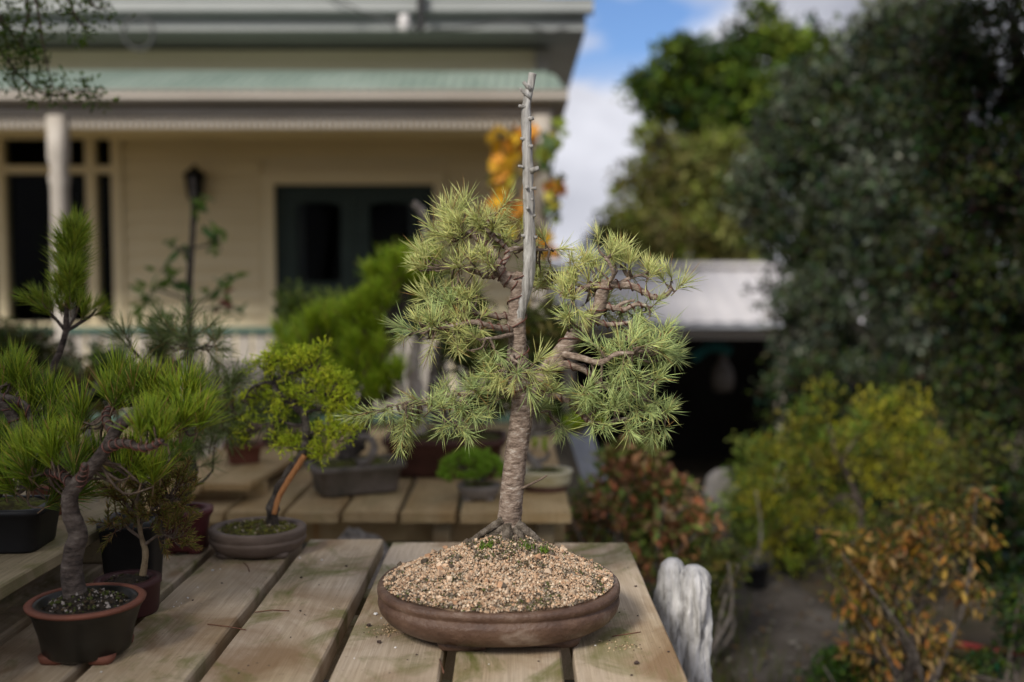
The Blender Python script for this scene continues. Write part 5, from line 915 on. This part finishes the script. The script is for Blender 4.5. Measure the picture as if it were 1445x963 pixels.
# ================================================================== GARDEN ON THE RIGHT
# driftwood stump
sx0_, sy0_ = P(963, 900, 1.98)[0], 1.98; ztop = .772; stump = thing('driftwood_stump', 'weathered grey split driftwood post standing just past the bench corner', 'stump', (sx0_, sy0_, 0))
for (ox_, r_, top, sd_) in ((-.0285, .031, .738, 3.0), (.026, .031, .728, 8.0)):
    pts = np.array([(sx0_ + ox_ * (1 - .25 * (z / top) ** 2) + .004 * fbm((z, sd_, 0), 7), sy0_ + .012 * math.sin(z * 5 + sd_), z) for z in np.linspace(0, top, 130)])
    tt = np.linspace(0, 1, 130); rr = r_ * (1.12 - .2 * tt + .1 * np.sin(tt * 21 + sd_)) * np.where(tt > .955, np.sqrt(np.clip(1 - ((tt - .955) / .048) ** 2, .12, 1)), 1)
    MB().tube(pts, rr, 64, bumpf=lambda x, t, a: 1 + .34 * mn.noise(Vector((math.cos(a) * 2.2 + sd_, math.sin(a) * 2.2, x[2] * 11))) + .26 * mn.noise(Vector((math.cos(a) * 5, math.sin(a) * 5, x[2] * 16 + sd_))) + .12 * fbm((x[0], x[1], x[2] * .5), 75) + .07 * abs(math.sin(a * 7 + 2.5 * mn.noise(Vector((a, sd_, x[2] * 6))))) + .05 * fbm((x[0], x[1], x[2] * .25), 230)).build('split_half', logm, stump)
MB().tube(np.array([(sx0_ + .002, sy0_ + .008, z) for z in np.linspace(0, .70, 40)]), .026, 20, bumpf=lambda x, t, a: 1 + .3 * fbm(x, 40)).build('core', darkbark, stump)

def flap_shrub(name, label, px, Y, ells, leafs, nlead, stems, stuffcols, L, wd, nst, pxb=900, sc=(.7, 1.2), droop=.5, stem_m=greybark, group=None):
    """a shrub whose nearest leaves are single leaves; the rest of the foliage is one mass behind them"""
    b = P(px, pxb, Y); base = np.array([b[0], b[1], terrain(b[0], b[1])]); root = thing(name, label, 'shrub', base, group); tips = []
    for i in range(stems):
        e = ells[i % len(ells)]; top = P(e[0] + random.uniform(-.7, .7) * e[2], e[1] + random.uniform(-.8, .4) * e[3], Y + random.uniform(-.15, .15)); m_ = base * .55 + top * .45 + rng.normal(size=3) * .05; b0 = base + rng.normal(size=3) * [.05, .05, 0]
        p = smooth([b0, m_, top], 9); MB().tube(p, np.linspace(.009, .0025, len(p)), 7, bumpf=lambda x, t, a: 1 + .2 * fbm(x, 30)).build('stem', stem_m, root); tips.append(p[6:])
    tips = np.concatenate(tips); wts = np.array([e[2] * e[3] for e in ells], float); wts /= wts.sum()
    for i in range(nlead):
        e = ells[rng.choice(len(ells), p=wts)]; kk = Y / F; g = rng.normal(size=3); g /= np.linalg.norm(g); c = P(e[0], e[1], Y) + g * np.array([e[2] * kk, (e[2] + e[3]) / 2 * kk, e[3] * kk]) * random.uniform(.2, 1) ** .5
        if random.random() < .35: c = tips[rng.integers(len(tips))] + rng.normal(size=3) * .03
        put_leaf('leaf', leafs[rng.choice(len(leafs))], root, c, unit(rng.normal(size=3) * .7 + np.array([0, -.3, -droop])), random.uniform(*sc))
    kk = Y / F; cen = np.concatenate([ell_points(max(5, int(nst * w_)), P(e[0], e[1], Y + .03), np.array([e[2] * kk, (e[2] + e[3]) / 2 * kk, e[3] * kk]), .2) for e, w_ in zip(ells, wts)]); cen[:, 2] = np.maximum(cen[:, 2], base[2] + .03)
    V, cl = leaf_cloud(cen, .05, 16, L, wd, stuffcols, .2, droop); foliage(root, V, cl); return root
rl_ = [leaf_mesh('leaf', .05, .022, c, .3) for c in ((.56, .2, .09), (.62, .32, .15), (.42, .13, .08), (.24, .3, .06), (.17, .25, .06), (.6, .42, .26), (.34, .34, .1), (.15, .21, .045), (.28, .33, .08))]
flap_shrub('nandina_shrub', 'red and green leaved shrub behind the bench corner and driftwood', 900, 3.5, [(870, 700, 60, 50), (830, 740, 40, 40), (930, 740, 70, 50), (880, 650, 50, 26), (960, 790, 50, 40), (870, 790, 70, 40), (940, 690, 50, 36), (900, 640, 34, 22), (990, 740, 30, 40)], rl_, 298, 12, [(.42, .18, .085), (.24, .27, .06), (.18, .25, .055), (.5, .32, .17), (.28, .13, .06), (.13, .18, .045)], .036, .015, 330, droop=.25)
b = P(1180, 830, 4.2); yb = (b[0], b[1], 0)
tree('golden_shrub', 'tall yellow-green shrub with forked grey stems, right of the shed opening', 'shrub', yb, [([yb, tuple(P(1155, 770, 4.2)), tuple(P(1158, 700, 4.2)), tuple(P(1140, 640, 4.2))], .015, .005), ([(yb[0] + .04, yb[1], 0), tuple(P(1215, 740, 4.15)), tuple(P(1205, 690, 4.15)), tuple(P(1190, 650, 4.15)), tuple(P(1215, 610, 4.15))], .018, .006), ([tuple(P(1200, 672, 4.15)), tuple(P(1180, 640, 4.1)), tuple(P(1170, 600, 4.1))], .009, .004), ([tuple(P(1157, 725, 4.15)), tuple(P(1190, 700, 4.1)), tuple(P(1220, 710, 4.1))], .008, .003)],
     [(1165, 560, 12, 30), (1125, 600, 20, 36), (1230, 575, 30, 34), (1265, 620, 40, 50), (1180, 620, 45, 40), (1100, 660, 40, 40), (1080, 720, 36, 50), (1130, 720, 50, 40), (1240, 680, 50, 40), (1110, 775, 45, 30), (1290, 590, 26, 40), (1080, 640, 24, 24), (1200, 740, 40, 30), (1215, 600, 16, 40), (1310, 650, 30, 40), (1150, 660, 40, 40)], 4.2, [(.24, .23, .02), (.15, .2, .025), (.33, .3, .025), (.1, .15, .025), (.18, .15, .03)], .026, .009, .075, 34, 15, up=.9, world=True, tint=.3, bark=pinebark)
ol = [leaf_mesh('leaf', .036, .013, c, .4) for c in ((.32, .12, .025), (.36, .17, .035), (.32, .21, .09), (.26, .17, .075), (.15, .15, .035), (.36, .23, .045), (.1, .12, .03), (.22, .12, .05))]
flap_shrub('azalea_shrub', 'orange and tan autumn shrub with drooping leaves in the lower right', 1290, 3.0, [(1300, 790, 60, 40), (1290, 730, 30, 34), (1360, 760, 40, 50), (1230, 800, 36, 50), (1260, 870, 60, 50), (1310, 920, 60, 50), (1220, 930, 40, 40), (1370, 830, 30, 30), (1195, 850, 22, 30), (1385, 700, 12, 20), (1180, 780, 12, 30)], ol, 270, 18, [(.2, .1, .025), (.16, .12, .035), (.08, .09, .02), (.25, .15, .04), (.05, .05, .015)], .034, .012, 190, pxb=1000, droop=.9, stem_m=darkbark)
flap_shrub('box_plant', 'small dark green plant at the foot of the orange shrub beside the path', 1180, 3.05, [(1178, 935, 28, 22), (1200, 955, 30, 20), (1160, 960, 20, 16)], [leaf_mesh('leaf', .025, .014, c, .2) for c in ((.05, .1, .02), (.07, .13, .025))], 60, 5, [(.04, .08, .015), (.06, .11, .02)], .022, .011, 60, pxb=1000, sc=(.7, 1.1), droop=-.3)
flap_shrub('low_green_shrub', 'low dark green ground shrub at the bottom right edge', 1400, 3.2, [(1390, 950, 50, 24), (1330, 960, 40, 20), (1440, 900, 30, 40), (1420, 850, 40, 30)], [leaf_mesh('leaf', .025, .014, c, .2) for c in ((.03, .055, .014), (.045, .08, .02))], 80, 6, [(.025, .045, .012), (.04, .065, .015)], .024, .012, 110, pxb=1020, sc=(.7, 1.1), droop=-.2, stem_m=darkbark)
shrub('green_shrub', 'soft mid green shrub between the pale stone and the golden shrub, along the path', 1080, 850, 4.7, [(1060, 690, 40, 40), (1045, 740, 34, 40), (1100, 730, 50, 50), (1080, 790, 50, 30), (1150, 790, 50, 36), (1060, 630, 20, 24)], [(.12, .19, .03), (.17, .24, .04), (.09, .14, .025), (.2, .24, .05)], .03, .012, .08, 34, 17, up=.6)
shrub('weeping_shrub', 'dull olive shrub filling the gap behind the orange shrub', 1270, 880, 3.9, [(1250, 770, 50, 40), (1330, 700, 50, 50), (1290, 790, 50, 40), (1370, 640, 40, 50), (1210, 800, 34, 40)], [(.08, .1, .02), (.11, .12, .025), (.06, .07, .018), (.14, .11, .03)], .028, .011, .08, 30, 13, bark=darkbark)
shrub('laurel_bush', 'dark laurel bush at the right edge beyond the orange shrub', 1430, 900, 4.3, [(1425, 780, 50, 70), (1450, 860, 50, 60), (1400, 720, 36, 46), (1390, 840, 30, 50)], [(.02, .032, .01), (.032, .045, .014), (.045, .06, .02)], .05, .022, .07, 28, 20, bark=darkbark)
flap_shrub('fern_clump', 'yellowish green clump at the foot of the driftwood, left of the path', 1010, 3.3, [(1015, 810, 30, 30), (1000, 850, 20, 36), (1030, 790, 30, 20)], [leaf_mesh('leaf', .05, .012, c, .4) for c in ((.16, .16, .03), (.1, .13, .03), (.2, .14, .04))], 70, 6, [(.12, .12, .03), (.08, .1, .025)], .035, .01, 60, pxb=930, droop=-.1)
for px, py, Y, r_, h_, lb in ((1066, 842, 4.05, .052, .105, 'black plastic pot standing on the path edge below the golden shrub, left one of two'), (1112, 822, 4.3, .062, .16, 'taller black plastic pot to the right, under the golden shrub')):
    c = P(px, py, Y); root = potted('plant_pot', lb, c[0], c[1], terrain(c[0], c[1]) + .03, [(.8, 0), (.82, .004), (.97, h_ - .02), (1.04, h_ - .018), (1.04, h_)], blackpl, r_, r_, 2 if h_ < .12 else 7, .3, soil=(.88, .92), cat='pot', seg=36)
    W_ = Plant(root, Y, greybark); zt_ = terrain(c[0], c[1]) + .03 + h_ * .85; W_.limb([(c[0], c[1], zt_), (c[0] + .02, c[1], zt_ + .15), (c[0] - .01, c[1] - .02, zt_ + .32)], .007, .003, 'stem', world=True)
c = P(1203, 905, 3.15); root = potted('plant_pot', 'small rust brown clay pot half hidden in the orange shrub', c[0], c[1], .03, [(.75, 0), (.8, .005), (.95, .07), (1.03, .072), (1.03, .085)], terracotta, .055, .055, 2, 0, soil=(.9, .95), cat='pot', seg=36)
c = P(1130, 575, 6.5); bkt = potted('red_bucket', 'dark red bucket hanging in the gloom behind the golden shrub', c[0], c[1], c[2] - .1, [(.75, 0), (.8, .005), (.97, .2), (1.03, .2), (1.03, .215)], redm, .1, .1, 2, 0, soil=(.3, .3), cat='bucket', seg=30)
mb = MB().tube([(c[0] - .1, c[1], c[2] + .1), (c[0] - .07, c[1], c[2] + .22), (c[0], c[1], c[2] + .27), (c[0] + .07, c[1], c[2] + .22), (c[0] + .1, c[1], c[2] + .1)], .004, 6); mb.build('handle', blackm, bkt)
MB().tube([(c[0], c[1], c[2] + .27), (c[0], c[1], c[2] + .5)], .004, 6).build('hanger', blackm, bkt)
# leaning metal plank
a, b = P(812, 590, 3.9), P(852, 715, 3.7); b[2] = max(b[2], 0.02); d = b - a; b = a + d * 1.9; b[2] = max(.03, b[2])
mb = MB(); wv = np.array([.048, .01, 0]); tv = np.array([0, .012, .004]); V = [q + s1 * wv + s2 * tv for q in (a, b) for s1 in (-1, 1) for s2 in (-1, 1)]
tag(mb.add(V, [(0, 1, 3, 2), (4, 6, 7, 5), (0, 4, 5, 1), (2, 3, 7, 6), (0, 2, 6, 4), (1, 5, 7, 3)]).build('metal_strip', metalm, smooth=False), 'blue-grey metal strip leaning beside the end of the golden bench', 'metal strip')
c = [G(q[0], q[1], .05) for q in ((1330, 908), (1370, 912), (1410, 920), (1460, 922), (1540, 940))]; tag(MB().tube(smooth(c, 8), .012, 8).build('garden_hose', redm), 'dull red garden hose on the ground at the lower right edge', 'hose')

k = 700; yy = rng.uniform(2.5, 5.2, k); xx_ = 0.98 + 0.12 * np.sin(yy * 0.9) + 0.06 * (yy - 3.3) + rng.normal(size=k) * .28; base = np.stack([xx_, yy, np.full(k, .052)], 1)
d = rng.normal(size=(k, 3)) * [1, 1, .25]; d /= np.linalg.norm(d, axis=1)[:, None]; a = np.cross(d, [0, 0, 1.0]) + rng.normal(size=(k, 3)) * .2; ll = rng.uniform(.012, .04, k)[:, None]
V = np.stack([base, base + d * ll * .5 + a * ll * .22, base + d * ll, base + d * ll * .5 - a * ll * .22], 1).reshape(-1, 3); cc = np.array([(.16, .08, .035), (.1, .06, .03), (.2, .13, .06), (.07, .08, .02), (.22, .2, .17)])[rng.integers(0, 5, k)]
lo = bpy.data.objects.new('fallen_leaves', fast_mesh('fallen_leaves', V, 4, leafm, np.repeat(cc, 4, 0))); C.objects.link(lo); tag(lo, 'scattered dry brown leaves lying along the dark garden path', 'leaves', kind='stuff')

# ================================================================== BITS LYING ON THE FRONT BENCH
def grain_mesh(name, r_, m, seed):
    mb = MB(); V = np.array([(1, 0, 0), (-1, 0, 0), (0, 1, 0), (0, -1, 0), (0, 0, .75), (0, 0, -.5), (.6, .6, .45), (-.6, .6, .45), (-.6, -.6, .45), (.6, -.6, .45)]) * r_ * (1 + .2 * np.random.default_rng(seed).normal(size=(10, 1)))
    return mb.add(V, [(0, 6, 9), (6, 4, 9), (6, 7, 4), (2, 7, 6), (0, 2, 6), (7, 1, 8), (7, 8, 4), (8, 9, 4), (8, 3, 9), (3, 0, 9), (1, 3, 8), (2, 1, 7), (0, 5, 2), (2, 5, 1), (1, 5, 3), (3, 5, 0)]).mesh(name, m, False)
wg = [grain_mesh('perlite_grain', .0028, perlite, i) for i in range(3)]; dg = [grain_mesh('dark_crumb', .003, crumb, i + 9) for i in range(3)]
def drop(name, me, px, py, s_, label, cat, group):
    c = G(px, py, BZ); label = label + next(t for x0, t in ((.08, ' on the right edge plank'), (-.09, ' on the middle plank before the cedar pot'), (-.26, ' on the plank left of the cedar pot'), (-.435, ' on the bare plank between juniper and cedar pots'), (-9, ' on the plank below the juniper pot')) if c[0] > x0); o = bpy.data.objects.new(name, me); C.objects.link(o); o.location = (c[0], c[1], BZ + .0009 * s_); o.scale = (s_,) * 3; o.rotation_euler = (0, 0, random.uniform(0, 6)); tag(o, label, cat, group)
for px, py, s_ in ((300, 806, 1), (311, 804, .6), (279, 830, .6), (265, 845, .8), (256, 852, .4), (249, 850, .4), (253, 856, .3), (245, 857, .5), (454, 791, .9), (423, 788, .8), (530, 868, 1.3), (538, 873, .5), (558, 915, .8), (143, 949, .6), (318, 770, .5), (470, 860, .4), (500, 930, .5), (840, 912, .6), (690, 938, .4)): drop('perlite_grain', random.choice(wg), px, py, s_, 'tiny white grain lying loose', 'grain', 'white grains on the bench planks')
for px, py, s_ in ((425, 816, 1.0), (489, 800, 1.1), (450, 826, .5), (424, 863, .7), (430, 868, .4), (337, 951, .6), (588, 925, .7), (272, 848, .8), (376, 816, .4), (520, 884, 1.5), (535, 908, 1.4), (886, 802, .7), (897, 829, 1.2), (874, 865, .6), (898, 938, 1.7), (891, 954, .8), (943, 921, .8), (860, 905, .6), (760, 934, .6), (900, 870, .6), (313, 824, .8), (575, 932, .5), (350, 940, .5), (410, 900, .5)): drop('dark_crumb', random.choice(dg), px, py, s_, 'small dark crumb of soil lying loose', 'crumb', 'dark crumbs on the bench planks')
for pl, lb in (([(293, 881), (320, 884), (347, 889)], 'dry red needle lying across the plank below the juniper pot'), ([(359, 864), (385, 861), (408, 862)], 'dry red needle lying beside the knot of the middle plank'), ([(344, 794), (350, 800), (352, 807)], 'curled dry twig right under the juniper pot'), ([(864, 898), (885, 895), (904, 892)], 'reddish dry twig on the right plank beside the cedar pot'), ([(620, 930), (624, 942), (626, 950)], 'pale dry straw on the plank edge below the cedar pot')):
    MB().tube([G(a, b, BZ + .0016) for a, b in pl], .0008, 5).build('dry_needle', rednail); tag(bpy.context.scene.objects[-1] if False else list(C.objects)[-1], lb, 'twig')
for px, py, n_, lb in ((545, 892, 70, 'little heap of spilt soil beside the cedar pot, left'), (880, 912, 60, 'thin scatter of spilt bark dust beside the cedar pot, right')):
    c = G(px, py, BZ); mb = MB()
    for i in range(n_):
        p = c + np.array([random.gauss(0, .016), random.gauss(0, .014), .001]); v = np.array([(1, 0, 0), (-.6, .8, 0), (-.6, -.8, 0), (0, 0, 1)]) * random.uniform(.0006, .0022) @ np.array(Quaternion((0, 0, 1), random.uniform(0, 6)).to_matrix()) + p
        mb.add(v, [(0, 1, 3), (1, 2, 3), (2, 0, 3), (0, 2, 1)], np.array(random.choice(((.4, .27, .16), (.1, .07, .05), (.5, .38, .25), (.2, .14, .09)))))
    tag(mb.build('spilt_soil', chipm, smooth=False, kind='stuff'), lb, 'soil')
